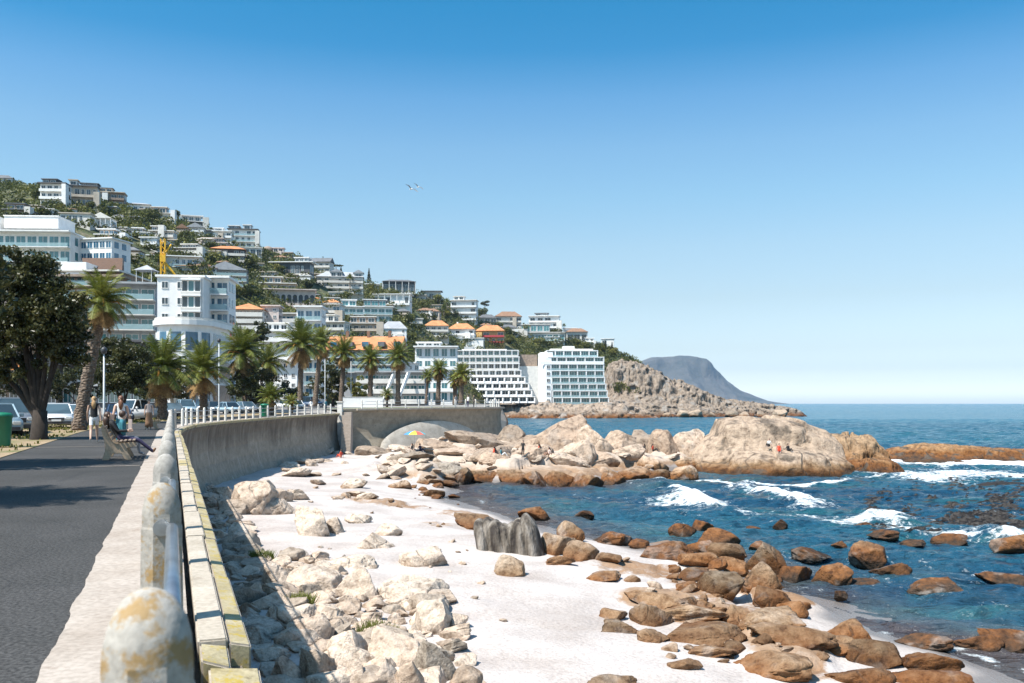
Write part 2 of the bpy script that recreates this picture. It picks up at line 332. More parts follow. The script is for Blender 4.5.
# ================================================================ terrain
def polydist(X, Y, P):
    """signed distance to polygon P (positive inside)"""
    P = np.array(P); A = P; B = np.roll(P, -1, 0); d = np.full(X.shape, 1e9); ins = np.zeros(X.shape, bool)
    for (ax, ay), (bx, by) in zip(A, B):
        ex, ey = bx-ax, by-ay; tt = np.clip(((X-ax)*ex+(Y-ay)*ey)/(ex*ex+ey*ey+1e-9), 0, 1)
        d = np.minimum(d, np.hypot(X-ax-tt*ex, Y-ay-tt*ey))
        c = ((ay > Y) != (by > Y)) & (X < (bx-ax)*(Y-ay)/(by-ay+1e-12)+ax); ins ^= c
    return np.where(ins, d, -d)
def linedist(X, Y, P):
    d = np.full(X.shape, 1e9)
    for (ax, ay), (bx, by) in zip(P[:-1], P[1:]):
        ex, ey = bx-ax, by-ay; tt = np.clip(((X-ax)*ex+(Y-ay)*ey)/(ex*ex+ey*ey+1e-9), 0, 1)
        d = np.minimum(d, np.hypot(X-ax-tt*ex, Y-ay-tt*ey))
    return d
def seaxy(px, py): Y = F*(EYE-SEA)/(py-HOR); return (gx(px, Y), Y)
SHORE = [(40, 10), (26, 19)]+[seaxy(*p) for p in ((1060, 700), (1010, 672), (950, 652), (905, 646), (860, 634), (810, 612), (770, 598), (735, 575), (690, 563), (650, 553), (610, 543), (560, 534), (520, 520), (485, 506), (462, 494), (450, 486), (470, 482), (520, 484), (560, 487), (600, 484), (640, 476), (700, 469), (760, 466), (830, 466), (875, 464))]
SLABP = [seaxy(*p) for p in ((640, 543), (690, 528), (740, 530), (785, 558), (800, 596), (850, 630), (905, 668), (960, 700), (760, 710), (735, 668), (680, 650), (610, 622), (640, 600), (715, 600), (690, 572), (650, 562))]
LAND = SHORE+[(44, 108), (36, 122), (10, 128), (-1, 132), (-2, 150), (-60, 150), (-60, 0), (-10, -20), (40, -20)]
def zbeach(X, Y, full=False):
    X = np.asarray(X, float); Y = np.asarray(Y, float)
    d = polydist(X, Y, LAND)
    d = d+fbm(X*.09, Y*.09, 3, 3)*2.2
    z = SEA+np.where(d > 0, 1.75*(1-np.exp(-d*.075)), d*.11)
    z = np.maximum(z, SEA-2.2)
    z = z+.10*fbm(X*.5, Y*.5, 1, 3)*np.clip(d/3+.4, 0, 1)
    # rocky slabs under the spit and the upper end of the beach
    sp = np.clip((Y-(76+.25*np.abs(X+7)))/7, 0, 1)*np.clip((X+17)/8, 0, 1)*np.clip(d/2, 0, 1)
    d1, d2, v = cell(X*.22+.3*fbm(X*.3, Y*.3, 2, 2), Y*.3)
    rk = sp
    z = z+sp*(1.0+.7*v-.5*np.clip(.12-(d2-d1), 0, 1)/.12+.25*fbm(X*.6, Y*.6, 7, 3))
    # bedrock outcrops on the beach
    oc = np.clip(fbm(X*.11+9, Y*.16, 5, 3)*2.4-.35, 0, 1)*np.clip(d/4, 0, 1)*np.clip((16-d)/8, 0, 1)*np.clip((75-Y)/10, 0, 1)*.6
    oc2 = np.clip(fbm(X*.16+3, Y*.2, 15, 3)*3-.2, 0, 1)*np.clip((38-Y)/6, 0, 1)*np.clip((2+.25*(Y-20)-X-4)/3, 0, 1)
    o = np.maximum(oc, oc2*.9); e1, e2, ev = cell(X*.5, Y*.6)
    pm_ = polydist(X, Y, SLABP); o3 = np.clip(pm_/1.2+.3, 0, 1)*np.clip(fbm(X*.3+5, Y*.3, 25, 3)*3+.75, 0, 1); g1, g2, gv = cell(X*.33+.3*fbm(X*.4, Y*.4, 12, 2), Y*.5)
    z = z+o3*(.22+.22*gv+.1*fbm(X*1.2, Y*1.2, 13, 3)-.22*np.clip(.1-(g2-g1), 0, 1)/.1); rk = np.maximum(rk, o3)
    z = z+o*(.12+.2*ev*1+.12*fbm(X*1.4, Y*1.4, 3, 3)-.18*np.clip(.15-(e2-e1), 0, 1)/.15)
    if full: return z, d, np.maximum(rk, o)
    return z
def hit(px, py):
    """where the sight line through a pixel of the photo meets the beach"""
    Y = np.linspace(12, 140, 500); X = (px-512)/F*Y; zr = EYE+(HOR-py)/F*Y; zt = np.maximum(zbeach(X, Y), SEA)
    i = np.argmax(zr <= zt)
    return float(X[i]), float(Y[i]), float(zt[i])
nx, ny = 420, 420
yy = 8+np.linspace(0, 1, ny)**1.6*150; XX = np.empty((ny, nx)); YY = np.empty((ny, nx))
for j, y in enumerate(yy):
    XX[j] = np.linspace(-.62*y-6, .62*y+10, nx); YY[j] = y
ZZ, DD, RK = zbeach(XX, YY, True)
wet = np.clip(1-(DD-.2)/2.6, 0, 1)*(1-.6*RK)
wet = np.maximum(wet, np.clip((ZZ*0+1)*(XX-8-.0*YY)/6, 0, 1)*np.clip((27-YY)/3, 0, 1))
me = np_mesh('beach', np.stack([XX, YY, ZZ], -1).reshape(-1, 3), grid_faces(ny, nx), SAND, True, {'rock': RK, 'wet': wet})
tag(link('beach', me), kind='structure')
# ---------------------------------------------------------------- sea
W1 = [seaxy(*p) for p in ((658, 484), (672, 490), (690, 499), (712, 508), (738, 516))]
W2 = [seaxy(*p) for p in ((742, 488), (762, 492), (782, 499), (805, 507), (828, 511), (855, 517))]
W3 = [seaxy(*p) for p in ((868, 522), (888, 521), (905, 524), (935, 526), (965, 530), (995, 538), (1040, 549))]
W4 = [seaxy(*p) for p in ((745, 516), (790, 518), (850, 526))]
FOAMA = [seaxy(*p) for p in ((895, 457), (940, 463), (1000, 462), (1060, 466))]
FOAMB = [seaxy(*p) for p in ((870, 470), (900, 474), (930, 478), (960, 473), (1040, 478))]
FOAMC = [seaxy(*p) for p in ((700, 480), (740, 482), (800, 484), (850, 481))]
ang = np.linspace(-.76, .76, 640)
ds = np.concatenate([np.linspace(14, 60, 260), 60*np.exp(np.linspace(0, np.log(420/60), 360))[1:], 420*np.exp(np.linspace(0, np.log(9300/420), 90))[1:]])
A, D = np.meshgrid(np.tan(ang), ds); X = A*D; Y = D
amp = np.clip(1.2-D/900, .15, 1)
Z = SEA+amp*(.14*np.sin(.55*Y+.35*X+2*fbm(X*.05, Y*.05, 1, 2))+.26*fbm(X*.28, Y*.55, 3, 4)+.17*fbm(X*.9, Y*1.5, 8, 3))
d = polydist(X, Y, LAND)
foam = np.zeros_like(X)
for P, a, wid in ((W1, 1.0, 1.2), (W2, 1.0, 1.4), (W3, .72, 1.4)):
    dl = linedist(X, Y, P); k = np.exp(-(dl/wid)**2); nv = np.clip(.62+1.5*fbm(X*.22, Y*.22, 2, 3), .1, 1.15)
    Z = Z+.75*k*nv*np.where(Y < 300, 1, 0); foam = np.maximum(foam, a*k*nv); foam = np.maximum(foam, .66*np.exp(-(dl/4.2)**2)*nv)
for P, a, wid in ((FOAMA, 1.0, 7.5), (FOAMB, .62, 6), (FOAMC, .7, .9), (W4, .5, 1.2)):
    dl = linedist(X, Y, P); foam = np.maximum(foam, a*np.exp(-(dl/wid)**2))
foam = np.maximum(foam, .5*np.exp(-np.abs(d+.4)/.8)*np.clip(.7+fbm(X*.15, Y*.15, 4, 2), 0, 1))
foam = np.maximum(foam, .42*np.clip(fbm(X*.012, Y*.05, 6, 3)*2-.9, 0, 1)*(Y > 130))
foam = np.maximum(foam, .22*np.clip(fbm(X*.06, Y*.1, 9, 3)*2, 0, 1)*(Y < 140)*(X > 5))
shallow = np.clip(1+d/12, 0, 1)*(d < 3)*(Y < 95)
Z = np.where(d > -1.5, SEA+(Z-SEA)*.25, Z)
me = np_mesh('sea', np.stack([X, Y, Z], -1).reshape(-1, 3), grid_faces(len(ds), len(ang)), WATER, True, {'foam': foam, 'shallow': shallow, 'deep': np.clip((Y-120)/350, 0, 1)})
tag(link('sea', me), kind='structure')
m = MB(); m.box(-9400, 9400, -250, 9300, SEA-3.2, SEA-3, MATS['hillside_scrub']); tag(m.build('seabed_ground'), kind='structure')
# kelp floats
vs = []; fs = []; r = np.random.default_rng(5); n = 0
while n < 950:
    px = r.uniform(868, 1040); py = 476+r.beta(1.6, 1.3)*58
    if fbm(px*.045, py*.11, 3, 3)*1.0+r.uniform(-.22, .22)-.0012*abs(px-990)+.004*(py-500)*(1 if py < 500 else 0) < .05 and r.random() > .08: continue
    x, y = seaxy(px, py); a = r.uniform(-.6, .6); L = r.uniform(.12, .5); w = r.uniform(.06, .14); h = r.uniform(.04, .2); b = len(vs); c, s_ = math.cos(a), math.sin(a); z = SEA+.12
    for (u, v, q) in ((-L, 0, 0), (0, -w, 0), (L, 0, .05), (0, w, 0), (r.uniform(-.4, .4)*L, 0, h)): vs.append((x+u*c-v*s_, y+u*s_+v*c, z+q))
    fs += [(b, b+1, b+4), (b+1, b+2, b+4), (b+2, b+3, b+4), (b+3, b, b+4)]; n += 1
tag(link('floating_kelp', np_mesh('kelp', vs, fs, KELPM, False)), 'dark brown kelp heads floating in scattered patches off the rocks', 'kelp', kind='stuff')
# ---------------------------------------------------------------- rocks
def ico(sub):
    bm = bmesh.new(); bmesh.ops.create_icosphere(bm, subdivisions=sub, radius=1); bm.verts.ensure_lookup_table()
    V = np.array([v.co[:] for v in bm.verts]); Fc = np.array([[v.index for v in f.verts] for f in bm.faces]); bm.free(); return V, Fc
IC4 = ico(5); IC3 = ico(4)
def rock_mesh(seed, base=IC4, flat=8, rough=.16, mat=ROCK, style=None):
    r = np.random.default_rng(seed); V = base[0].copy()
    for k in range(flat):
        n = r.normal(size=3); n /= np.linalg.norm(n); dd = r.uniform(.42, .84); p = V@n; V -= np.outer(np.clip(p-dd, 0, None)*.96, n)
    o = r.uniform(0, 50, 3); q = V*1.3+o
    V *= (1+rough*1.3*fbm(q[:, 0], q[:, 1], q[:, 2], 2)+rough*.5*fbm(q[:, 0]*3, q[:, 1]*3, q[:, 2]*3, 3))[:, None]
    g = V@(r.normal(size=3)*1.7)+o[0]; V *= (1-.07*np.exp(-((g-np.round(g))/.06)**2))[:, None]
    if style == 'fluted':
        u = V[:, 0]*3.2+.25*np.sin(3*V[:, 2]); V[:, 1] += .22*np.abs(np.sin(u*PI*.5))*np.sign(V[:, 1]); V[:, 2] += .2*fbm(V[:, 0]*3, V[:, 1], 0, 2)
    mn, mx = V.min(0), V.max(0); V = (V-(mn+mx)/2)/((mx-mn)/2)
    return np_mesh('rock', V, base[1], mat, True)
ROCKS = [rock_mesh(100+i, IC4 if i < 10 else IC3, flat=int(9+i % 8), rough=.07+.015*(i % 4)) for i in range(16)]
SLABS = [rock_mesh(300+i, IC4, flat=6, rough=.18) for i in range(5)]
ROCKS2 = [rock_mesh(500+i, IC4, flat=8, rough=.1, mat=ROCKS_M) for i in range(7)]
rk_i = [0]
def boulder(x0, x1, y0, y1, mesh=None, name='boulder', cat='boulder', group=None, label=None, ratio=.85, seed=None, bury=.42, YZ=None):
    """a boulder whose photo extent is x0..x1, y0(top)..y1(foot); it stands on the beach or sea bed where its foot is seen"""
    rk_i[0] += 1; k = seed if seed is not None else rk_i[0]
    px = (x0+x1)/2
    X, Y, z = hit(px, y1) if YZ is None else (gx(px, YZ[0]), YZ[0], YZ[1])
    sp_ = Y > 84 and YZ is None and mesh is None; bury = .5 if sp_ else .6 if px < 460 and y1 > 540 else bury; w = (x1-x0)*Y/F*(1.4 if sp_ else 1.18); dp = w*ratio; el = (EYE-z)/Y
    Hv = (y1-y0)*Y/F; h = max(Hv-dp*.5*el, .3*Hv, .16*w)
    tot = h/(1-bury); slab = h/w < .3
    me = mesh or (ROCKS2[k % 7] if Y > 84 and YZ is None else SLABS[k % 5] if slab else ROCKS[k % 16])
    yc = Y+dp*.42
    o = link(name, me, None, (gx(px, yc), yc, z+h-tot/2), ((k*37 % 10-5)*.02, (k*53 % 10-5)*.025, (k % 2)*PI+(k*29 % 13-6)*.045), (w/2, dp/2, tot/2))
    if not (px < 460 and Y < 84) and mesh is None and not sp_: o.material_slots[0].link = 'OBJECT'; o.material_slots[0].material = ROCKB
    return tag(o, label, cat, group)
def zone(lst, tail, group, desc):
    it = []
    for e in lst:
        b = boulder(*e[:4], group=group)
        w = e[1]-e[0]; h = e[3]-e[2]
        sz = 'big' if w > 45 else 'small' if w < 22 else 'middling'
        shp = 'flat low' if h/w < .34 else 'rounded' if h/w < .62 else 'tall blocky'
        it.append(((e[0]+e[1])/2, b, e[4] if len(e) > 4 else f"{sz} {shp} {desc}"))
    rank_labels(it, tail)
zone([(851, 883, 541, 565, 'rounded orange boulder with a dark wet foot'), (872, 909, 562, 578, 'orange ridge-like boulder slanting into the water'), (909, 961, 578, 596), (817, 850, 565, 587), (850, 880, 579, 588), (835, 847, 591, 599), (793, 829, 547, 560), (832, 847, 541, 551), (983, 1032, 572, 588), (779, 811, 565, 583)],
     'in the nearer shallows', 'orange boulders standing in the shallows', 'orange boulder')
zone([(872, 900, 529, 539), (850, 871, 522, 529), (900, 924, 539, 547), (935, 963, 533, 544), (992, 1032, 533, 555, 'large cracked orange boulder'), (773, 785, 519, 527), (746, 760, 526, 532)],
     'near the breaking waves', 'orange rocks near the breakers', 'orange rock')
zone([(829, 867, 618, 642, 'square topped brown boulder'), (847, 900, 637, 668), (902, 956, 651, 677, 'rounded speckled boulder on wet sand'), (905, 952, 633, 650, 'dark weed-covered rock'), (957, 1000, 633, 653, 'dark weed-covered rock'), (985, 1034, 629, 654, 'dark humped rock'), (804, 848, 637, 653)],
     'along the nearest waterline', 'rocks along the nearest waterline', 'brown boulder')
zone([(672, 697, 523, 537), (691, 712, 520, 533), (699, 738, 528, 546), (641, 690, 540, 560), (690, 716, 540, 556), (706, 742, 541, 566), (680, 718, 554, 571), (738, 780, 541, 578, 'big orange domed boulder'), (680, 709, 568, 582), (742, 775, 562, 588), (716, 748, 556, 576)],
     'in the orange heap mid shore', 'heap of orange boulders at mid shore', 'orange-brown boulder')
zone([(700, 742, 573, 599, 'dark almost black boulder'), (752, 797, 587, 611, 'dark brown boulder'), (675, 699, 581, 591), (627, 686, 595, 608), (661, 726, 602, 624, 'long olive-brown boulder'), (633, 671, 604, 627), (600, 627, 609, 622), (740, 804, 608, 631), (722, 750, 604, 625), (780, 806, 600, 618)],
     'below the orange heap', 'brown boulders on the lower beach', 'brown boulder')
zone([(600, 636, 621, 634), (638, 668, 629, 643), (668, 741, 621, 646), (755, 828, 623, 648), (686, 732, 648, 661), (742, 815, 650, 680), (830, 890, 664, 690), (583, 635, 674, 700), (890, 962, 672, 695)],
     'among the near low slabs', 'low tan slabs on the near beach', 'tan slab')
zone([(457, 497, 512, 530), (520, 550, 506, 522), (557, 583, 521, 541), (538, 575, 533, 556), (560, 598, 540, 562), (546, 573, 555, 566), (594, 630, 531, 545), (596, 620, 553, 564), (587, 620, 571, 582), (572, 591, 510, 518), (630, 648, 539, 549)],
     'around the grey fluted rock', 'brown rocks around the fluted rock', 'brown rock')
def fluted_mesh():
    VV = []; FF = []; n = 0; r = np.random.default_rng(8)
    for k in range(7):
        V = IC3[0].copy(); V[:, 2] = np.sign(V[:, 2])*np.abs(V[:, 2])**.6; V = V*[.30, .75, .8+.12*math.sin(k*1.1+.8)]; V += (.05*fbm(V[:, 0]*4+k*9, V[:, 1]*3, V[:, 2]*2.5, 3))[:, None]
        V[:, 0] += -.85+.28*k-.18*V[:, 2]; V[:, 1] += r.uniform(-.12, .12); VV.append(V); FF.append(IC3[1]+n); n += len(V)
    V = np.concatenate(VV); mn, mx = V.min(0), V.max(0); return np_mesh('fluted_rock', (V-(mn+mx)/2)/((mx-mn)/2), np.concatenate(FF), GREYROCK, True)
boulder(479, 540, 514, 554, seed=0, mesh=fluted_mesh(), label='grey rock with deep vertical flutes at the edge of the sand', ratio=.55)
boulder(496, 525, 555, 577, label='single beige boulder lying alone on the open white sand')
zone([(231, 274, 480, 515), (250, 297, 494, 515), (220, 246, 499, 515), (296, 329, 505, 536, 'large egg-shaped beige boulder'), (326, 344, 517, 534), (347, 371, 513, 524), (272, 292, 488, 502), (376, 400, 523, 536), (359, 392, 532, 549), (213, 232, 486, 498)],
     'beside the curving wall', 'beige boulders by the curving wall', 'beige boulder')
zone([(323, 376, 553, 569), (401, 447, 545, 567), (256, 290, 560, 592), (285, 338, 566, 597), (330, 378, 567, 601), (377, 443, 574, 601, 'long cracked pale boulder'), (415, 450, 598, 634), (316, 352, 604, 628, 'narrow brown rock'), (300, 322, 584, 602)],
     'in the upper pale band', 'upper band of pale rocks', 'pale boulder')
zone([(369, 430, 630, 668, 'biggest pale rounded boulder'), (328, 372, 630, 668), (416, 456, 640, 686), (299, 337, 648, 690), (340, 366, 656, 695), (372, 404, 658, 695), (396, 424, 662, 700), (268, 300, 602, 632), (290, 330, 612, 642), (262, 300, 655, 692), (452, 480, 668, 700), (240, 268, 582, 606)],
     'in the nearest pale band', 'nearest band of pale rocks', 'pale boulder')
zone([(425, 462, 462, 476), (452, 471, 468, 485, 'upright grey boulder'), (482, 506, 452, 462), (470, 500, 470, 484), (500, 528, 468, 485), (524, 545, 470, 487), (545, 575, 470, 487), (572, 602, 474, 488), (598, 625, 470, 485), (622, 650, 466, 480), (648, 672, 468, 480), (668, 694, 466, 480)],
     'along the foot of the spit', 'orange boulders at the foot of the spit', 'orange-brown boulder')
zone([(452, 500, 432, 446), (500, 524, 424, 446), (518, 585, 416, 450, 'great upright pale block with a sheer face'), (580, 612, 424, 452), (608, 632, 430, 450), (628, 655, 429, 452), (652, 676, 432, 454), (674, 700, 430, 456), (690, 712, 436, 460), (420, 458, 436, 449), (560, 590, 440, 458)],
     'along the spit crest', 'pale blocks along the crest of the spit', 'pale pinkish block')
zone([(440, 478, 446, 456), (476, 512, 446, 456), (512, 548, 452, 464), (548, 582, 452, 465), (580, 614, 453, 466), (612, 640, 452, 466), (636, 664, 454, 468), (662, 694, 455, 468), (395, 430, 452, 460), (360, 392, 446, 455)],
     'on the spit ledge', 'pale slabs on the middle ledge of the spit', 'pale slab')
# loose rubble in the shade under the wall and small stones across the upper beach
r = random.Random(11)
LOOSE = []
def scatter(n, fn, wlo, whi, label, group, name='boulder', cat='boulder', tries=4000):
    c = 0; P = []
    while c < n and tries > 0:
        tries -= 1; px, py = fn(r); X, Y, z = hit(px, py); w = r.uniform(wlo, whi)*r.uniform(.6, 1.2)
        if any((X-a)**2+(Y-b)**2 < (.36*(w+c_))**2 for a, b, c_ in P): continue
        P.append((X, Y, w)); c += 1; k = r.randrange(16)
        a = ((X, Y, z+w*.05), (r.uniform(-.4, .4), r.uniform(-.4, .4), r.uniform(0, 6)), (w*.56, w*r.uniform(.36, .56), w*(r.uniform(.22, .36) if 'slab' not in label else .2)))
        if name == 'boulder': LOOSE.append((w/Y, k, a, label, group))
        else: tag(link(name, ROCKS[k], None, *a), label, cat, group)
def f_shade(r):
    py = 690-200*r.random()**1.1; a = 172+.35*(py-403); b = 172+.60*(py-403); return r.uniform(a, b), py
scatter(110, f_shade, .6, 1.35, 'grey rubble rock lying close under the near sea wall', 'rubble rocks under the near sea wall')
def f_pale(r):
    py = r.uniform(556, 690); return r.uniform(172+.55*(py-403), 330+.45*(py-556)+90*(py > 600)), py
scatter(120, f_pale, .45, 1.2, 'pale angular rock packed into the bouldery strip of beach', 'pale rocks of the bouldery strip')
def f_sprk(r): return r.uniform(330, 700), r.uniform(440, 470)
scatter(70, f_sprk, .7, 2.0, 'small pale rock scattered over the slabs of the spit', 'small rocks on the spit')
def f_up(r): return r.uniform(288, 455), r.uniform(443, 500)
scatter(60, f_up, .6, 2.4, 'flat pale slab half sunk in the upper beach', 'pale slabs of the upper beach')
def f_low(r): py = r.uniform(545, 670); return r.uniform(640, 800)+.5*(py-600), py
scatter(70, f_low, .3, .8, 'small brown rock between the larger boulders of the lower beach', 'small rocks of the lower beach')
def f_scat(r): py = r.uniform(488, 640); return r.uniform(260, 470)+.35*(py-500), py
scatter(55, f_scat, .15, .4, 'small loose stone lying on the open sand', 'loose stones on the sand', 'stone', 'stone')
LOOSE.sort(key=lambda q: -q[0]); VV = []; FF = []; nb_ = 0
for j, (_, k, a, label, group) in enumerate(LOOSE):
    if j < 158:
        o = tag(link('boulder', ROCKS[k], None, *a), label, 'boulder', group)
        if 'brown' in label: o.material_slots[0].link = 'OBJECT'; o.material_slots[0].material = ROCKB
        continue
    me = ROCKS[10+k % 6]; V = np.empty(len(me.vertices)*3); me.vertices.foreach_get('co', V)
    M = np.array(Matrix.LocRotScale(Vector(a[0]), Euler(a[1]), Vector(a[2]))); VV.append(V.reshape(-1, 3)@M[:3, :3].T+M[:3, 3]); FF.append(IC3[1]+nb_); nb_ += len(me.vertices)
tag(link('small_rocks', np_mesh('small_rocks', np.concatenate(VV), np.concatenate(FF), ROCK, True)), 'many small broken rocks filling the gaps between the boulders', 'rocks', kind='stuff')
# -------- big rock masses built as solid mounds
def mound(name, top, Yf, Yb, foot, seed=0, mat=ROCK, shelf=.5, n=(260, 120), rough=1.0, cs=.35, zb=SEA-1.5, label=None, cat=None, kind=None, prof=None):
    top = np.array(top, float); px = np.linspace(top[0, 0], top[-1, 0], n[0]); ty = np.interp(px, top[:, 0], top[:, 1])
    tt = np.linspace(0, 1, n[1]); Yc = .5*(Yf+Yb); xs = (px-512)/F*Yc
    prof = prof or [(0, 0), (.04, .3), (.1, .5), (.22, .58), (.3, .66), (.38, .9), (.5, 1), (.7, .97), (.88, .6), (1, 0)]
    pr = np.interp(tt, [p[0] for p in prof], [p[1] for p in prof])
    X, T = np.meshgrid(xs, tt); ez = np.sin(np.linspace(0, PI, n[0]))**.35
    Y = Yf+(Yb-Yf)*(.5+(T-.5)*(.25+.75*ez[None, :]))
    zt = EYE+(HOR-ty)/F*Yc; w = .5+.5*np.sin(X*.21+seed)
    Z = zb+(zt[None, :]-zb)*(pr[:, None]*(1-.12*w*(pr[:, None] < .8)))
    d1, d2, v = cell(X*cs+seed+.5*fbm(X*.2, Y*.2, seed, 2), Y*cs*1.2+seed)
    e1, e2, v2 = cell(X*cs*2.7+seed, Y*cs*2.7+Z*cs)
    m_ = np.sin(np.clip(pr, 0, 1)*PI*.5)[:, None]
    Z = Z+rough*m_*(.45*v-.4*np.clip(.1-(d2-d1), 0, 1)/.1+.2*v2-.15*np.clip(.12-(e2-e1), 0, 1)/.12+.35*fbm(X*.5, Y*.5, seed, 4))*ez[None, :]
    Y = Y+rough*.9*fbm(X*.35, Z*.6, seed+3, 4)
    X2 = X*Y/Yc if False else X
    me = np_mesh(name, np.stack([X2, Y, Z], -1).reshape(-1, 3), grid_faces(n[1], n[0]), mat)
    o = link(name, me); return tag(o, label, cat, None, kind)
mound('great_boulder', [(686, 475), (692, 452), (704, 440), (716, 434), (722, 419), (738, 416), (778, 417), (806, 424), (826, 431), (838, 440), (842, 470)], 91, 112, 480, 2, rough=.65, cs=.1, mat=ROCKD, label='great pale granite dome at the seaward end of the spit', cat='boulder')
mound('dark_ridge_rock', [(822, 470), (828, 434), (846, 433), (866, 437), (878, 444), (886, 458), (888, 474)], 94, 112, 478, 5, rough=1.1, cs=.4, mat=ROCKO, label='brown craggy rock joined to the right end of the pale dome', cat='boulder')
mound('rock_tongue', [(878, 470), (885, 452), (900, 448), (925, 444), (960, 446), (1000, 449), (1060, 452), (1100, 470)], 112, 128, 462, 8, rough=.5, cs=.25, mat=ROCKO, label='low orange rock tongue running out to sea beyond the dome', cat='rock')
mound('weedy_reef', [(974, 486), (990, 483), (1010, 482), (1040, 484), (1060, 488)], 79, 84, 490, 9, rough=.25, mat=KELPM, label='low black weed-covered reef awash off the tongue', cat='reef')
mound('spit_bedrock', [(440, 470), (470, 446), (500, 441), (520, 437), (545, 434), (600, 439), (660, 441), (690, 443), (712, 462)], 95, 120, 475, 12, rough=.7, cs=.2, mat=ROCKS_M, label='broad bedrock of the spit beneath its loose pale blocks', cat='rock')
# far headland: steep granite with shoreline rubble
HP = [(440, 416), (480, 412), (520, 411), (560, 409), (596, 406), (604, 384), (612, 364), (625, 361), (645, 366), (662, 373), (682, 382), (698, 389), (710, 395), (725, 400.5), (751, 404), (775, 406), (798, 409), (808, 417)]
mound('headland', HP, 478, 560, 416, 21, ROCKF, n=(460, 140), rough=3.3, cs=.09, zb=SEA-3, kind='structure',
      prof=[(0, 0), (.05, .14), (.14, .3), (.24, .42), (.34, .55), (.42, .85), (.5, 1), (.75, 1), (1, .0)])
mound('shore_rocks', [(440, 410), (490, 405), (530, 404.3), (560, 404), (590, 403.5), (615, 402), (640, 408), (660, 416)], 440, 476, 416, 33, ROCKF, n=(300, 60), rough=2.2, cs=.16, zb=SEA-2, kind='structure')
it = []
for k in range(17):
    px = 520+k*16+r.uniform(-4, 4); w = r.uniform(7, 14); it.append((px, boulder(px-w/2, px+w/2, 416-w*.5, 417, YZ=(474+r.uniform(-3, 3), SEA), group='shore boulders of the far headland'), 'pale shore boulder at the waterline'))
rank_labels(it, 'under the far headland')
# far mountain across the bay
MP = np.array([(520, 392), (600, 372), (640, 361), (652, 356.5), (672, 355.5), (694, 356), (702, 358), (712, 368), (724, 379), (738, 389), (752, 396), (768, 402.6)], float)
pxs = np.linspace(520, 768, 260); tt = np.linspace(0, 1, 40); P_, T_ = np.meshgrid(pxs, tt); YM = 6500
top = EYE+(HOR-np.interp(P_, MP[:, 0], MP[:, 1]))/F*YM
pr = np.interp(T_, [0, .12, .28, .36, .5, 1], [0, .3, .55, .95, 1, 0])
X = (P_-512)/F*YM; Y = YM-700+T_*1600
Z = SEA-2+(top-SEA)*pr*(1+.10*fbm(X*.004, Y*.004, 4, 4)*(T_ < .45)); Y = Y+120*fbm(X*.005, Z*.006, 2, 4)
tag(link('mountain', np_mesh('mountain', np.stack([X, Y, Z], -1).reshape(-1, 3), grid_faces(40, 260), MTN)), kind='structure')
# ---------------------------------------------------------------- hill
_hp = [-420, -150, 0, 75, 150, 230, 300, 370, 410, 450, 530, 605, 625, 645]
_yf = [95, 115, 140, 150, 170, 200, 240, 300, 350, 420, 505, 520, 530, 545]
_yr = [480, 480, 480, 480, 490, 510, 540, 570, 585, 600, 610, 605, 600, 600]
_ry = [150, 166, 182, 192, 213, 240, 263, 283, 293, 306, 330, 349, 357, 366]
def zground(Y): return .9*np.clip((np.asarray(Y, float)-85)/45, 0, 1)
def hillpt(px, t):
    px = np.asarray(px, float); Yf, Yr, ry = (np.interp(px, _hp, a) for a in (_yf, _yr, _ry))
    Y = Yf+(Yr-Yf)*t; zr = EYE+(HOR-ry)/F*Yr; zf = zground(Yf)
    z = zf+(zr-zf)*(1-(1-np.clip(t, 0, 1))**1.12)
    z = np.where(t > 1, zr-(t-1)*(Yr-Yf)*.5, z)
    X = (px-512)/F*Y
    z = z+2.2*fbm(X*.02, Y*.02, 5, 3)*np.clip(t*6, 0, 1)*np.clip((1.25-t)*4, 0, 1)
    return X, Y, z
def hill_hit(px, py):
    t = np.linspace(0, 1.02, 400); X, Y, z = hillpt(np.full(400, px), t); yi = HOR-(z-EYE)*F/Y
    i = int(np.argmax(yi <= py)) if (yi <= py).any() else 392
    return float(X[i]), float(Y[i]), float(z[i])
P_, T_ = np.meshgrid(np.linspace(-420, 645, 300), np.linspace(-.0, 1.6, 110)); X, Y, Z = hillpt(P_, T_)
tag(link('hillside', np_mesh('hillside', np.stack([X, Y, Z], -1).reshape(-1, 3), grid_faces(110, 300), HILLM)), kind='structure')
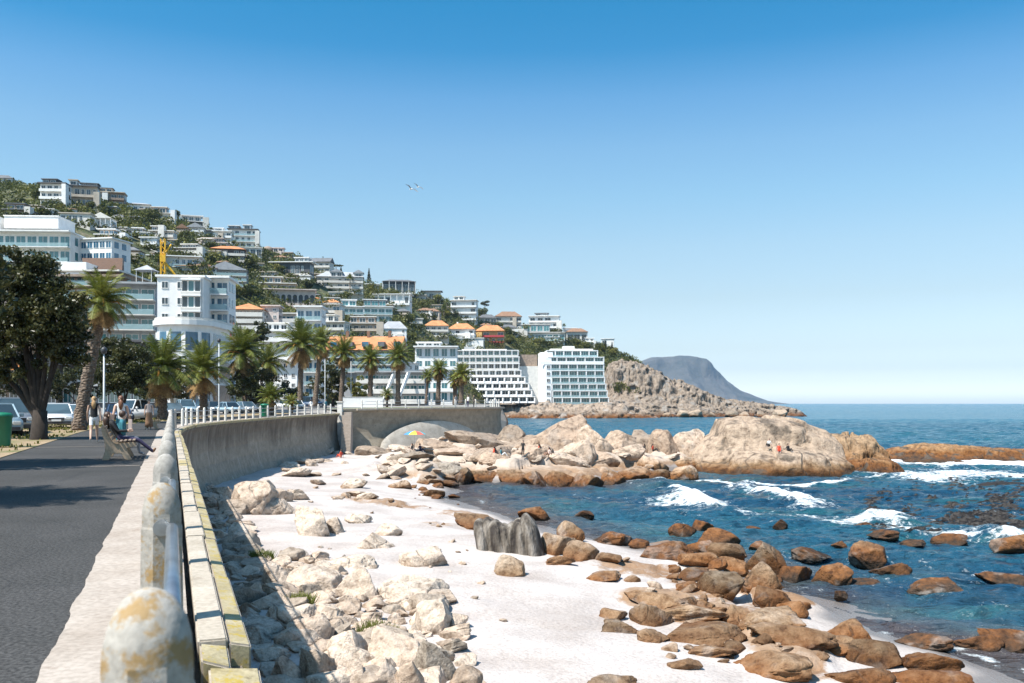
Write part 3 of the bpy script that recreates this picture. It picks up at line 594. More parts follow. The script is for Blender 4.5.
# scrub: leaf clumps over the hillside
def leaf_cloud(cent, rad, n, size, r, flat=.75):
    """n random leaf quads filling an ellipsoid, denser near its skin"""
    u = r.normal(size=(n, 3)); u /= np.linalg.norm(u, axis=1)[:, None]; rr = r.uniform(.35, 1, n)**.5
    c = np.asarray(cent)+u*rr[:, None]*np.asarray(rad)
    a = r.normal(size=(n, 3)); a /= np.linalg.norm(a, axis=1)[:, None]; b = np.cross(a, r.normal(size=(n, 3))); b /= np.linalg.norm(b, axis=1)[:, None]
    s = size*r.uniform(.5, 1.2, n)[:, None]; a = a*s; b = b*s*.6
    return np.stack([c-a, c-b, c+a, c+b], 1).reshape(-1, 3)
HV = []
def scrub():
  r2 = np.random.default_rng(21); VV = list(HV)
  for k in range(6500):
      px = r2.uniform(-60, 640); t = r2.uniform(.0, 1.06)**.9
      X, Y, z = hillpt(np.array([px]), np.array([t])); s = Y[0]/450
      if fbm(X*.03, Y*.03, 31, 3)[0] < -.3 : continue
      h = r2.uniform(.9, 3.1)*(.75 if t > .9 else 1)
      VV.append(leaf_cloud((X[0], Y[0], z[0]+h*.35), (h*1.7, h*1.5, h), 40, .6, r2))
  VV = np.concatenate(VV); tag(link('hillside_bushes', np_mesh('hillside_bushes', VV, np.arange(len(VV)).reshape(-1, 4), LEAFH, False)), 'dense dark green bushes covering the ground between the hillside houses', 'shrubbery', kind='stuff')
# ================================================================ promenade
DV = Vector((-.3533, .9355, 0)); NV = Vector((.9355, .3533, 0))
def UV(u, v, z=0): return DV*v+NV*u+Vector((0, 0, z))
def catmull(P, step):
    P = [Vector(p) for p in P]; out = []
    for i in range(1, len(P)-2):
        a, b, c, d = P[i-1:i+3]; n = max(2, int((c-b).length/step))
        for k in range(n):
            t = k/n; out.append(.5*((2*b)+(c-a)*t+(2*a-5*b+4*c-d)*t*t+(3*b-a-3*c+d)*t**3))
    out.append(P[-2]); return out
ctl = [UV(0, -14), UV(0, -8), UV(0, 20), UV(0, 40), UV(0, 52), Vector((-21.3, 58, 0)), Vector((-22.75, 65, .02)), Vector((-23.6, 74, .04)), Vector((-23.9, 84, .08)), Vector((-23.4, 93, .14)), Vector((-22.5, 101, .2)), Vector((-21.5, 109.5, .26)), Vector((-20.4, 118, .3))]
LINE = catmull(ctl, 1.5)
FAR = catmull([Vector((-24, 111, .75)), Vector((-21.2, 111.2, .75)), Vector((-15, 115.5, .82)), Vector((-9, 121, .88)), Vector((-4, 127, .9)), Vector((-1.9, 131, .9)), Vector((-2.2, 134.5, .9)), Vector((-3.5, 142, .9)), Vector((-4, 148, .9))], 1.5)
def perp(L, i):
    d = L[min(i+1, len(L)-1)]-L[max(i-1, 0)]; d.z = 0; d.normalize(); return Vector((d.y, -d.x, 0))
def extrude(L, prof, m, name, closed=False, smooth=False, parent=None, build=True):
    """sweep a profile of (offset to the seaward side, height) along the line"""
    mb = MB(); n = len(prof); vs = []
    for i, p in enumerate(L):
        q = perp(L, i)
        for u, z in prof: vs.append(p+q*u+Vector((0, 0, z)))
    fs = []
    for i in range(len(L)-1):
        for k in range(n if closed else n-1): fs.append((i*n+k, (i+1)*n+k, (i+1)*n+(k+1) % n, i*n+(k+1) % n))
    if closed: fs += [tuple(range(n)), tuple(range(len(L)*n-1, (len(L)-1)*n-1, -1))]
    mb.add(vs, fs, m); return mb.build(name, parent, smooth) if build else mb
def resample(L, step, start=0.0):
    out = []; acc = start; pos = 0.0
    for a, b in zip(L[:-1], L[1:]):
        l = (b-a).length
        while acc <= pos+l: out.append((a+(b-a)*((acc-pos)/l), (b-a).normalized())); acc += step
        pos += l
    return out
G = lambda o: tag(o, kind='structure')
# town ground up to the sea wall, in rows
gy = [-14, 0, 20, 40, 52, 60, 66, 74, 84, 93, 101, 110.5]; gr = []
for y in gy:
    c = min(LINE, key=lambda p: abs(p.y-y)); gr.append((c.x-.25, y, -.03))
gr += [(-15.2, 116, 0), (-9, 121.4, 0), (-4.3, 127.2, 0), (-2.4, 131, 0), (-3.5, 142, 0), (-4.5, 150, 0), (-6, 240, 0), (-8, 430, 0), (-6, 446, 0), (40, 478, 0), (60, 530, 0)]
gr = [(-21.2, 111.1, 0) if False else g for g in gr]
V = []; xs_ = [0, .01, .05, .15, .4, 1]
for x, y, z in gr:
    for s in xs_: V.append((x+(-900-x)*s, y, float(zground(y))*(1 if y > 112 else .3)-.05))
me = np_mesh('street_ground', V, grid_faces(len(gr), 6)[:, ::-1], simple('paving', (.24, .22, .2), .9, .25, .3), False); G(link('street_ground', me))
# coast below the street beyond the far wall
V = []
for x, y in ((-3.3, 141), (-4.3, 150), (-6, 240), (-8, 430), (-6, 440), (-7, 452)):
    for k, (dx, z) in enumerate(((-.2, .85), (.6, -.6), (2.5, -3), (6, -8))): V.append((x+dx*(1+.4*vn(y*.1, k)), y-(dx if y > 430 else 0), z))
G(link('shore_slope', np_mesh('shore_slope', V, grid_faces(6, 4), ROCK, False)))
PL = LINE
kb = MB()
G(extrude(PL, [(-4.35, 0.0), (-.5, 0.0)], ASPH, 'promenade_path'))
kv = []; rp = resample(PL, .11)
for i, (p, d) in enumerate(rp):
    q = Vector((d.y, -d.x, 0)); e = -.68+.012*float(vn(i*.2, 2))+.006*float(vn(i*1.1, 7))
    for u, z in ((e, -.02), (e, .008), (-.3, .01), (.1, .008), (.1, -.04)): kv.append(p+q*u+Vector((0, 0, z)))
G(link('kerb', np_mesh('kerb', kv, grid_faces(len(rp), 5)[:, ::-1], KERB, False)))
for v0 in (23.2, 34, 45):
    jm = MB(); a, b = UV(-4.3, v0), UV(-.72, v0+.15); jm.add([a+Vector((0, 0, .004)), b+Vector((0, 0, .004)), b+DV*.09+Vector((0, 0, .004)), a+DV*.09+Vector((0, 0, .004))], [(0, 1, 2, 3)], KERB); G(jm.build('path_joint'))
G(extrude(PL, [(-9.2, .02), (-4.36, .02), (-4.35, -.02)], GRASSG, 'grass_verge'))
G(extrude(PL, [(-17.0, -.012), (-9.4, -.012)], ASPH, 'road'))
G(extrude(PL, [(-9.4, -.04), (-9.4, .1), (-9.21, .1), (-9.2, -.02)], KERB, 'road_kerb'))
G(extrude(PL, [(-17.2, -.04), (-17.2, .1), (-17.02, .1), (-17.0, -.02)], KERB, 'far_kerb'))
G(extrude(FAR[:-4], [(-3.2, .01), (-.5, .01)], KERB, 'plaza_paving'))
G(extrude(FAR[:-4], [(-9, .03), (-3.21, .03)], simple('plaza_grass', (.1, .13, .03), .95, .4, .7), 'plaza_lawn'))
# ragged grass on the verge
vs = []; r = np.random.default_rng(9)
for k in range(9000):
    i = r.integers(8, len(PL)-14); u = -4.5-4.5*r.random()**.8; p = PL[i]+perp(PL, i)*u+DV*r.uniform(-1, 1)
    if vn(p.x*.6, p.y*.6, 2) < -.05: continue
    a = r.uniform(0, PI); h = r.uniform(.05, .13); w = .03; c, s = math.cos(a)*w, math.sin(a)*w
    vs += [(p.x-c, p.y-s, p.z+.02), (p.x+c, p.y+s, p.z+.02), (p.x+c+r.uniform(-.05, .05), p.y+s, p.z+h), (p.x-c, p.y-s, p.z+h)]
tag(link('verge_grass', np_mesh('verge_grass', vs, np.arange(len(vs)).reshape(-1, 4), LEAFH, False)), 'short patchy grass growing along the verge beside the path', 'grass', kind='stuff')
# sea walls
prof = [(-.1, -.03), (.1, -.03), (.1, -.16), (.42, -.16), (.42, -.3), (.38, -.34), (.3, -.55), (.22, -1.2), (.22, -2.2), (.34, -3.2), (.62, -4.2), (1.1, -5.2), (1.4, -7.5), (-.1, -7.5)]
i1 = [i for i, p in enumerate(PL) if p.y <= 110][-1]
W_ = tag(extrude([p+Vector((0, 0, -.02)) for p in PL[:i1+1]], prof, WALLC, 'sea_wall', closed=True), 'long stained sea wall curving round the beach from the camera to the steps', 'sea wall')
W2_ = tag(extrude([p+Vector((0, 0, -.02)) for p in FAR], [(u*.9, z*.9) for u, z in prof], WALL2, 'sea_wall', closed=True), 'far stretch of sea wall with the round apron, ending at a corner', 'sea wall')
cm = MB(); r = random.Random(3)
for p, d in resample(PL[:i1], 2.4, 8.0+6.0):
    a = math.atan2(d.y, d.x); q = Vector((d.y, -d.x, 0)); far = p.y > 48
    for u0, u1, z0, z1 in ((.15, .335, -.15, .0), (.34, .47, -.22, -.03)):
        if far and u0 > .336: z0, z1 = -.2, .0
        u1 += r.uniform(-.01, .015); z1 += r.uniform(-.006, .012); L = 2.385
        c = [p+q*u0, p+q*u1, p+q*u1+d*L, p+q*u0+d*L]
        sl = -.03 if u0 > .336 else 0
        cm.add([v+Vector((0, 0, z0)) for v in c]+[v+Vector((0, 0, z1+(sl if k_ in (1, 2) else 0))) for k_, v in enumerate(c)], [(0, 1, 2, 3), (4, 7, 6, 5), (0, 4, 5, 1), (1, 5, 6, 2), (2, 6, 7, 3), (3, 7, 4, 0)], COPEL if u0 > .336 or r.random() < .25 else COPE)
def nb_(u0, u1, v0, v1, z0, z1, z2, m):
    c = [UV(u0, v0), UV(u1, v0), UV(u1, v1), UV(u0, v1)]
    cm.add([v+Vector((0, 0, z0)) for v in c]+[c[0]+Vector((0, 0, z2)), c[1]+Vector((0, 0, z2-.06)), c[2]+Vector((0, 0, z1-.03)), c[3]+Vector((0, 0, z1))], [(0, 1, 2, 3), (4, 7, 6, 5), (0, 4, 5, 1), (1, 5, 6, 2), (2, 6, 7, 3), (3, 7, 4, 0)], m)
nb_(.16, .33, 5.62, 5.985, -.2, -.01, -.02, COPEL); nb_(.2, .49, 5.2, 5.6, -.4, -.06, -.13, COPEL); nb_(.13, .19, -3, 5.18, -.3, -.12, -.12, COPEL)
cm.build('coping', W_, bevel=.012)
cm = MB()
for p, d in resample(FAR, 2.4, 2.0):
    q = Vector((d.y, -d.x, 0)); c = [p+q*.2, p+q*.62, p+q*.62+d*2.34, p+q*.2+d*2.34]
    cm.add([v+Vector((0, 0, -.2)) for v in c]+[v+Vector((0, 0, .03)) for v in c], [(0, 1, 2, 3), (4, 7, 6, 5), (0, 4, 5, 1), (1, 5, 6, 2), (2, 6, 7, 3), (3, 7, 4, 0)], COPE)
cm.build('coping', W2_)
# rounded apron leaning on the far wall
V = []
A0, A1 = at(377, 440, 112.2), at(482, 440, 126.5)
for i in range(41):
    s = i/40; hgt = math.sin(PI*min(1, s*1.0))**.42
    b = A0.lerp(A1, s); n = Vector((.66, -.75, 0))
    for k in range(9):
        q = k/8; V.append(b+n*(1.5*(1-q)**.7*(.3+.7*hgt)+.35)+Vector((0, 0, -5.2-b.z+(q*(hgt*3.95+.4)))))
mw = link('concrete_apron', np_mesh('concrete_apron', V, grid_faces(41, 9), APRON)); tag(mw, 'pale rounded concrete apron bulging from the foot of the far sea wall', 'apron')
# pilaster and steps where the two walls meet
sm = MB(); b = Vector((-20.6, 110.6, 0))
for k in range(13):
    z1 = .4-k*.36; sm.box(b.x-.2+k*.05, b.x+.95+k*.05, b.y-.5-k*.34, b.y+.2-(k-1)*.34, -5.2, z1, KERB)
tag(sm.build('beach_steps'), 'steep pale steps going down to the beach between the two sea walls', 'steps')
pm = MB(); pm.box(-21.35, -20.75, 109.9, 110.6, -4.6, 1.55, POSTW); pm.box(-21.45, -20.65, 109.8, 110.7, 1.55, 1.7, POSTW)
tag(pm.build('gate_pillar', bevel=.03), 'tall square white pillar at the head of the beach steps', 'pillar')
# balustrades
def post_mesh(mat, near=True):
    mb = MB(); w = .081; prof = [(w*1.18, 0), (w*1.16, .12), (w*1.04, .9), (w*1.04, .955), (w*.99, .965), (w*.99, .985), (w*.99, 1.02)]+[(w*.99*math.cos(q), 1.02+.132*math.sin(q)) for q in (.25, .5, .75, 1.0, 1.2, 1.38, 1.5)]
    c = .41 # chamfered square
    pts = []
    n = 8; vs = []; fs = []
    for rr, z in prof:
        for k in range(8):
            sx = (1, c, -c, -1, -1, -c, c, 1)[k]; sy = (c, 1, 1, c, -c, -1, -1, -c)[k]; vs.append((rr*sx, rr*sy*1.0, z))
    for i in range(len(prof)-1):
        for k in range(8): fs.append((i*8+k, i*8+(k+1) % 8, (i+1)*8+(k+1) % 8, (i+1)*8+k))
    fs += [tuple(range(7, -1, -1)), tuple(range((len(prof)-1)*8, len(prof)*8))]
    mb.add(vs, fs, mat)
    if near:
        for z in (.965,): mb.tube([(0, -w*1.1-.012, z), (0, -w*1.1+.01, z)], [.036, .036], METAL, 14); 
    o = mb.build('post'); me = o.data; bpy.data.objects.remove(o)
    if near:
        for p_ in me.polygons: p_.use_smooth = p_.center.z > 1.03
    return me
def balustrade(L, label, mat, start, step=2.4, near=False, hs=1.0, rails=(.52, .9), maxn=100):
    P = resample(L, step, start)[:maxn]; p0 = P[0][0]
    root = empty('balustrade', p0, 0, label, 'balustrade', 'balustrades along the sea walls')
    me = post_mesh(mat, near)
    for p, d in P:
        link('post', me, root, p-p0+NV*(-.042 if near else 0), (0, 0, math.atan2(d.y, d.x)-PI/2), (1, 1, hs))
    if near:
        for o_ in root.children[1:3]: o_.material_slots[0].link = 'OBJECT'; o_.material_slots[0].material = POSTL
    for z in rails:
        mb = MB()
        for (a, _), (b, _) in zip(P[:-1], P[1:]):
            d = (b-a).normalized(); mb.tube([a-p0+d*.12+Vector((0, 0, z*hs)), b-p0-d*.12+Vector((0, 0, z*hs))], .024, METAL, 10)
        mb.build('rail', root, True)
    return root
iN = [i for i, p in enumerate(PL) if p.y <= 57][-1]
L0 = sum((PL[i+1]-PL[i]).length for i in range(len(PL)-1) if PL[i+1].y <= 0)
balustrade(PL[:iN], 'weathered concrete posts and steel rails running away from the camera beside the path', POSTC, 8+1.83-2.4, near=True, rails=(.965,))
balustrade(PL[iN+1:i1+1], 'white posts and rails along the curving middle stretch of wall', POSTW, .6, step=2.25)
balustrade(FAR[2:], 'white posts and thin rails along the far wall by the palms', POSTW, .2, step=2.1)
# ---------------------------------------------------------------- people
SKIN = simple('skin_light', (.52, .33, .24), .55, .08, 8); SKIN2 = simple('skin_tan', (.36, .2, .13), .55, .08, 8)
HAIRB = simple('hair_blond', (.36, .22, .1), .6, .3, 20); HAIRD = simple('hair_brown', (.06, .03, .018), .5, .3, 20); HAIRR = simple('hair_auburn', (.16, .065, .03), .5, .3, 20)
def cloth(name, c): return simple(name, c, .85, .15, 6)
CB, CW, CNAVY, CRED, CTEAL, CGREY, CBRN, CPINK = cloth('cloth_black', (.015, .015, .017)), cloth('cloth_white', (.75, .74, .72)), cloth('cloth_indigo', (.035, .03, .075)), cloth('cloth_red', (.6, .07, .03)), cloth('cloth_teal', (.03, .16, .2)), cloth('cloth_grey', (.2, .21, .23)), cloth('cloth_brown', (.2, .11, .06)), cloth('cloth_cream', (.6, .46, .4))
def person(loc, yaw, label, H=1.7, pose='stand', top=CB, bottom=CNAVY, hair=HAIRD, skin=SKIN, sleeves=True, shorts=False, longhair=True, detail=False, lean=0.0, stride=.0, group=None, shoe=None, arms=(.1, -.1), skirt=False):
    s = H/1.7; P = []; E = []; R = []; SG = []
    def v(p, rx, ry=None): P.append(Vector(p)*s); R.append((rx*s, (ry or rx)*s)); return len(P)-1
    def chain(start, pts, seg):
        a = start
        for (p, rx) in pts: b = v(p, rx[0] if isinstance(rx, tuple) else rx, rx[1] if isinstance(rx, tuple) else None); E.append((a, b)); SG.append(seg); a = b
        return a
    pz = {'stand': .93, 'sit': .5, 'recline': .5, 'ground': .14}[pose]
    # yaw 0: faces +y ; r = skin radii
    ca, sa = math.cos(lean), math.sin(lean)
    def T(x, y, z): return (x, y*ca-z*sa, pz+z*ca+y*sa)   # torso frame, lean back positive
    pel = v(T(0, 0, 0), .145, .105)
    a = chain(pel, [(T(0, .0, .16), (.125, .095))], 'top'); chest = chain(a, [(T(0, 0, .36), (.145, .1))], 'top'); nb = chain(chest, [(T(0, -.01, .5), (.075, .06))], 'top')
    nk = chain(nb, [(T(0, 0, .56), .048)], 'neck')
    hd = chain(nk, [(T(0, .03, .6), (.062, .07)), (T(0, .025, .68), (.076, .092)), (T(0, .01, .755), (.06, .07))], 'head')
    nose = None
    for sd in (-1, 1):
        sh = chain(nb, [(T(sd*.165, 0, .475), .052)], 'top')
        aa = arms[0 if sd < 0 else 1]
        if pose == 'stand':
            el = (sd*.22, .28*math.sin(aa)-.02, pz+.475-.28); wr = (sd*.235, el[1]+.25*math.sin(aa+.35), pz+.475-.52)
        elif pose in ('sit', 'recline'):
            b_ = T(sd*.21, .05, .2); el = b_; wr = (sd*.14, b_[1]+.22, b_[2]+.02)
        else:
            b_ = T(sd*.23, -.08, .22); el = b_; wr = (sd*.25, b_[1]-.02, .06) if arms[0] > 0 else (sd*.1, .38, .42)
        e = chain(sh, [(el, .04)], 'upper'); w = chain(e, [(wr, .027)], 'fore')
        dr = (Vector(wr)-Vector(el)).normalized(); wv = Vector(wr)
        pm_ = chain(w, [(wv+dr*.06, (.034, .02) if detail else .03)], 'hand')
        if detail:
            q = dr.cross(Vector((1, 0, 0))).normalized()
            for k, L in enumerate((.065, .078, .072, .055)):
                o = q*(.028-.019*k)
                chain(w, [(wv+dr*.07+o, .0095), (wv+dr*(.09+L*.5)+o, .009), (wv+dr*(.09+L*.8)+o+Vector((-sd*.02, 0, 0)), .008)], 'hand')
            chain(w, [(wv+dr*.04+q*.035, .011), (wv+dr*.085+q*.055, .009)], 'hand')
        # legs
        if pose == 'stand':
            st = stride*sd; hip = (sd*.085, 0, pz-.05); kn = (sd*.09, .42*math.sin(st)+.03, pz-.05-.42*math.cos(st)); kb_ = st-(.5*abs(stride) if st < 0 else .05)
            an = (sd*.09, kn[1]+.40*math.sin(kb_), max(.08, kn[2]-.40*math.cos(kb_))); toe = (sd*.1, an[1]+.17, max(.03, an[2]-.06))
        elif pose == 'sit':
            hip = (sd*.09, .04, pz); kn = (sd*.1, .45, pz+.02); an = (sd*.1, .5, .09); toe = (sd*.1, .66, .04)
        elif pose == 'recline':
            hip = (sd*.09, .04, pz); kn = (sd*.1, .46, pz-.03); an = (sd*.09+.03*sd, .83, .12+.05*(sd > 0)); toe = (sd*.1, .9, .24)
        else:
            hip = (sd*.09, .04, pz); kn = (sd*.12, .38, .42); an = (sd*.1, .62, .08); toe = (sd*.1, .78, .04)
        hp = chain(pel, [(hip, (.088, .09))], 'hips'); k_ = chain(hp, [(Vector(hip).lerp(Vector(kn), .5), .074), (kn, .055)], 'thigh'); c_ = chain(k_, [(Vector(kn).lerp(Vector(an), .3), .052), (an, .034)], 'calf')
        chain(c_, [(toe, (.038, .028))], 'foot')
    me = bpy.data.meshes.new('person'); me.from_pydata(P, E, []); o = bpy.data.objects.new('person', me); COL.objects.link(o)
    sk = o.modifiers.new('s', 'SKIN'); sk.use_smooth_shade = True; o.modifiers.new('u', 'SUBSURF').levels = 2 if detail else 1
    for i, dsk in enumerate(me.skin_vertices[0].data): dsk.radius = R[i]; dsk.use_root = (i == 0)
    dg = bpy.context.evaluated_depsgraph_get(); nm = bpy.data.meshes.new_from_object(o.evaluated_get(dg)); bpy.data.objects.remove(o)
    mats = [skin, top, bottom, shoe or CGREY]
    nm.materials.clear()
    for m_ in mats: nm.materials.append(m_)
    for f in nm.polygons:
        c = f.center; best = 9; sg = None; tb = 0
        for (a, b), g in zip(E, SG):
            pa, pb = P[a], P[b]; dv = pb-pa; t_ = max(0, min(1, (c-pa).dot(dv)/max(dv.length_squared, 1e-9))); dd = (c-pa-dv*t_).length-(R[a][1]*(1-t_)+R[b][1]*t_)
            if dd < best: best, sg, tb = dd, g, t_
        f.material_index = {'top': 1, 'neck': 0, 'head': 0, 'upper': 1 if sleeves else 0, 'fore': 1 if sleeves == 'long' else 0, 'hand': 0, 'hips': 2, 'thigh': 2, 'calf': 0 if shorts else 2, 'foot': 3}[sg]
        if shorts and sg == 'thigh' and pose == 'stand' and c.z < (pz-.26)*s: f.material_index = 0
    root = link('person', nm, None, loc, (0, 0, yaw)); tag(root, label, 'person', group)
    hm = MB(); hc = Vector(T(0, -.018, .70))*s
    hm.ell(hc, (.088*s, .105*s, .105*s), hair, 12, 8)
    if longhair:
        p = [Vector(T(0, -.06, .68))*s, Vector(T(0, -.11, .58))*s, Vector(T(0, -.14, .46))*s, Vector(T(0, -.135, .33))*s]; hm.tube(p, [.08*s, .085*s, .075*s, .03*s], hair, 10)
    hm.build('hair', root, True)
    if detail:
        fm = MB(); f0 = Vector(T(0, .115, .665))*s
        fm.ell(f0, (.012, .022, .024), skin, 8, 6)
        for sd in (-1, 1): fm.ell(Vector(T(sd*.03, .098, .69))*s, (.012, .008, .007), HAIRD, 8, 5); fm.ell(Vector(T(sd*.08, .01, .675))*s, (.012, .02, .03), skin, 8, 5)
        fm.ell(Vector(T(0, .1, .625))*s, (.024, .008, .007), CRED, 8, 5); fm.build('face', root, True)
    if skirt:
        km = MB(); km.lathe([(.13*s, pz*s+.06), (.17*s, pz*s-.1), (.2*s, pz*s-.5), (.23*s, .18)], bottom, 14); km.build('skirt', root, True)
    return root
YD = math.atan2(DV.y, DV.x)-PI/2
person(UV(0, 0)+at(94, 443, 33.7)*Vector((1, 1, 0)) if False else Vector((gx(94, 33.7), 33.7, 0)), YD, 'woman with long blond hair in black top and white shorts walking away along the path', 1.72, top=CB, bottom=CW, hair=HAIRB, sleeves=False, shorts=True, detail=True, stride=.38, arms=(.35, -.35), shoe=CW)
w2 = person(Vector((gx(121, 30), 30, 0)), YD, 'auburn-haired woman in a pale vest walking behind the bench with a shoulder bag', 1.72, top=CW, bottom=CTEAL, hair=HAIRR, sleeves=False, detail=True, stride=.3, arms=(-.3, .3))
bg = MB(); bg.tube([(0, 0, 0), (0, .02, .42), (.05, 0, .62)], [.012, .012, .012], CBRN, 6); bg.prism([(-.2, 0), (.2, 0), (.17, .34), (-.17, .34)], -.06, .06, CPINK, 'x')
tag(bg.build('shoulder_bag', loc=w2.location+Vector((.33, -.05, .62)), rot=(0, 0, YD), bevel=.02), 'beige shoulder bag hanging at the side of the auburn-haired woman', 'bag')
# bench
def bench(loc, yaw, label):
    root = empty('park_bench', loc, yaw, label, 'bench', 'benches facing the sea')
    side = [(-.36, 0), (-.2, 0), (-.12, .17), (.1, .17), (.2, 0), (.36, 0), (.26, .2), (.22, .3), (.44, .36), (.47, .44), (.4, .47), (.2, .45), (-.02, .42), (-.1, .46), (-.2, .62), (-.27, .86), (-.33, .93), (-.39, .9), (-.36, .7), (-.3, .45), (-.29, .25)]
    for x in (-.85, .85):
        mb = MB(); mb.prism(side, x-.05, x+.05, BENCHC, 'x'); mb.build('bench_end', root, bevel=.012)
    for k in range(5):
        mb = MB(); a = k/4; mb.box(-.95, .95, -.02+.42*a-.035, -.02+.42*a+.035, .47+.03*a, .50+.03*a, WOODB); mb.build('slat', root, bevel=.006)
    for k in range(4):
        mb = MB(); y = -.13-.055*k; z = .56+.1*k; mb.box(-.95, .95, y-.015, y+.02, z-.04, z+.04, WOODB); mb.build('slat', root, bevel=.006)
    return root
SEAW = YD-PI/2   # local +y faces the sea
Bx = Vector((gx(119, 24.5), 24.5, 0))
bench(Bx, SEAW, 'concrete-ended park bench on the path facing the sea, near the camera')
person(Bx+NV*.02+Vector((0, 0, .02)), SEAW, 'person in black top and indigo trousers lounging on the near bench with legs stretched out', 1.72, 'recline', top=CB, bottom=CNAVY, hair=HAIRD, sleeves='long', detail=True, lean=.42, longhair=True, shoe=CBRN)
person(Bx-DV*-.75+Vector((0, 0, .02)), SEAW, 'person in dark teal hunched at the far end of the near bench', 1.66, 'sit', top=CTEAL, bottom=CGREY, hair=HAIRD, sleeves='long', lean=-.1, longhair=False)
bench(Vector((gx(152, 52), 52, 0)), SEAW, 'second park bench further along the path below the palm')
person(Vector((gx(149, 50), 50, 0)), YD+PI, 'woman in cream top and long brown skirt standing by the second bench', 1.68, top=CPINK, bottom=CBRN, hair=HAIRD, skirt=True, sleeves=False)
zf = .85
person(at(311, 0, 112)*Vector((1, 1, 0))+Vector((0, 0, .15)), .3, 'person in white shirt behind the railing near the pillar', 1.75, top=CW, bottom=CGREY, hair=HAIRD, longhair=False)
person(at(326, 0, 113)*Vector((1, 1, 0))+Vector((0, 0, .2)), 1.3, 'person in teal shirt behind the railing near the pillar', 1.75, top=CTEAL, bottom=CB, hair=HAIRD, longhair=False)
person(Vector((gx(456, 127), 127, zf+.03)), 1, 'person in grey on the far promenade beside the last palms', 1.75, top=CGREY, bottom=CW, longhair=False)
person(Vector((gx(474, 129.5), 129.5, zf+.03)), 2, 'person in black at the corner end of the far wall', 1.75, top=CB, bottom=CB, longhair=False)
person(Vector((gx(468, 129), 129, zf+.03)), 2.5, 'person in white top near the corner end of the far wall', 1.7, top=CW, bottom=CNAVY)
def rockp(px, py, yaw, label, pose='ground', z=None, Y=None, **k):
    X, Y_, Z_ = hit(px, py)
    if Y: X, Y_ = gx(px, Y), Y
    person(Vector((X, Y_, (EYE+(HOR-py)/F*Y_ if Y else Z_)-.02)), yaw, label, 1.7, pose, **k)
rockp(412, 452, 2.4, 'bather in black sitting beneath the beach umbrella', top=CB, bottom=SKIN, shorts=True)
rockp(420, 452, -2.4, 'bather in dark blue sitting beside the beach umbrella', top=CNAVY, bottom=CNAVY, longhair=False)
rockp(341, 458, 1, 'child in red crouching at the foot of the beach steps', top=CRED, bottom=CRED, longhair=False)
rockp(494, 456, 1.5, 'bather in red top on the slabs left of the pair', top=CRED, bottom=CGREY)
rockp(501, 457, -1.5, 'bather in pale blue sitting on the slabs', top=CTEAL, bottom=CW, longhair=False)
rockp(523, 459, 2.8, 'person in black standing on the slabs', 'stand', top=CB, bottom=CB, longhair=False)
rockp(463, 478, .4, 'person in dark clothes sitting low by the upright grey boulder', top=CNAVY, bottom=CGREY, longhair=False)
rockp(539, 455, 1.2, 'sunbather in red sitting on the pink slabs', top=CRED, bottom=SKIN2, skin=SKIN2)
rockp(549, 463, 2.2, 'sunbather in cream sitting near the water edge of the spit', top=CPINK, bottom=SKIN2, skin=SKIN2)
rockp(644, 452, 2, 'person in black near the middle of the spit crest', Y=99, top=CB, bottom=CNAVY)
rockp(653, 452, -2, 'person in red near the middle of the spit crest', Y=99, top=CRED, bottom=CB)
rockp(769, 447, 2.5, 'climber in white top and dark shorts sitting high on the granite dome', Y=96.5, top=CW, bottom=CB, longhair=False)
rockp(779, 452, 2.9, 'climber in orange-red sitting low on the granite dome', Y=95, top=CRED, bottom=CRED, longhair=False)
rockp(788, 452, -2.7, 'climber in black sitting rightmost on the granite dome', Y=95, top=CB, bottom=CB, longhair=False)
# beach umbrella
X, Y_, Z_ = hit(414, 451); root = empty('beach_umbrella', (X, Y_, Z_), .3, 'open blue, yellow and red striped beach umbrella on the upper rocks', 'umbrella')
mb = MB(); mb.tube([(0, 0, -.3), (.1, 0, 2.0)], .02, METAL, 6); mb.build('pole', root)
pan = [simple('umb_blue', (.05, .25, .6), .7), simple('umb_yellow', (.7, .5, .05), .7), simple('umb_red', (.6, .12, .08), .7), simple('umb_teal', (.05, .4, .45), .7)]
mb = MB(); c = Vector((.1, 0, 2.02))
for k in range(8):
    a0, a1 = k*PI/4, (k+1)*PI/4; q = [c+Vector((math.cos(a)*rr, math.sin(a)*rr, -h)) for a in (a0, a1) for rr, h in ((.7, .14), (1.25, .42))]
    mb.add([c, q[0], q[1], q[3], q[2]], [(0, 1, 4), (1, 2, 3, 4)], pan[k % 4])
mb.build('canopy', root)
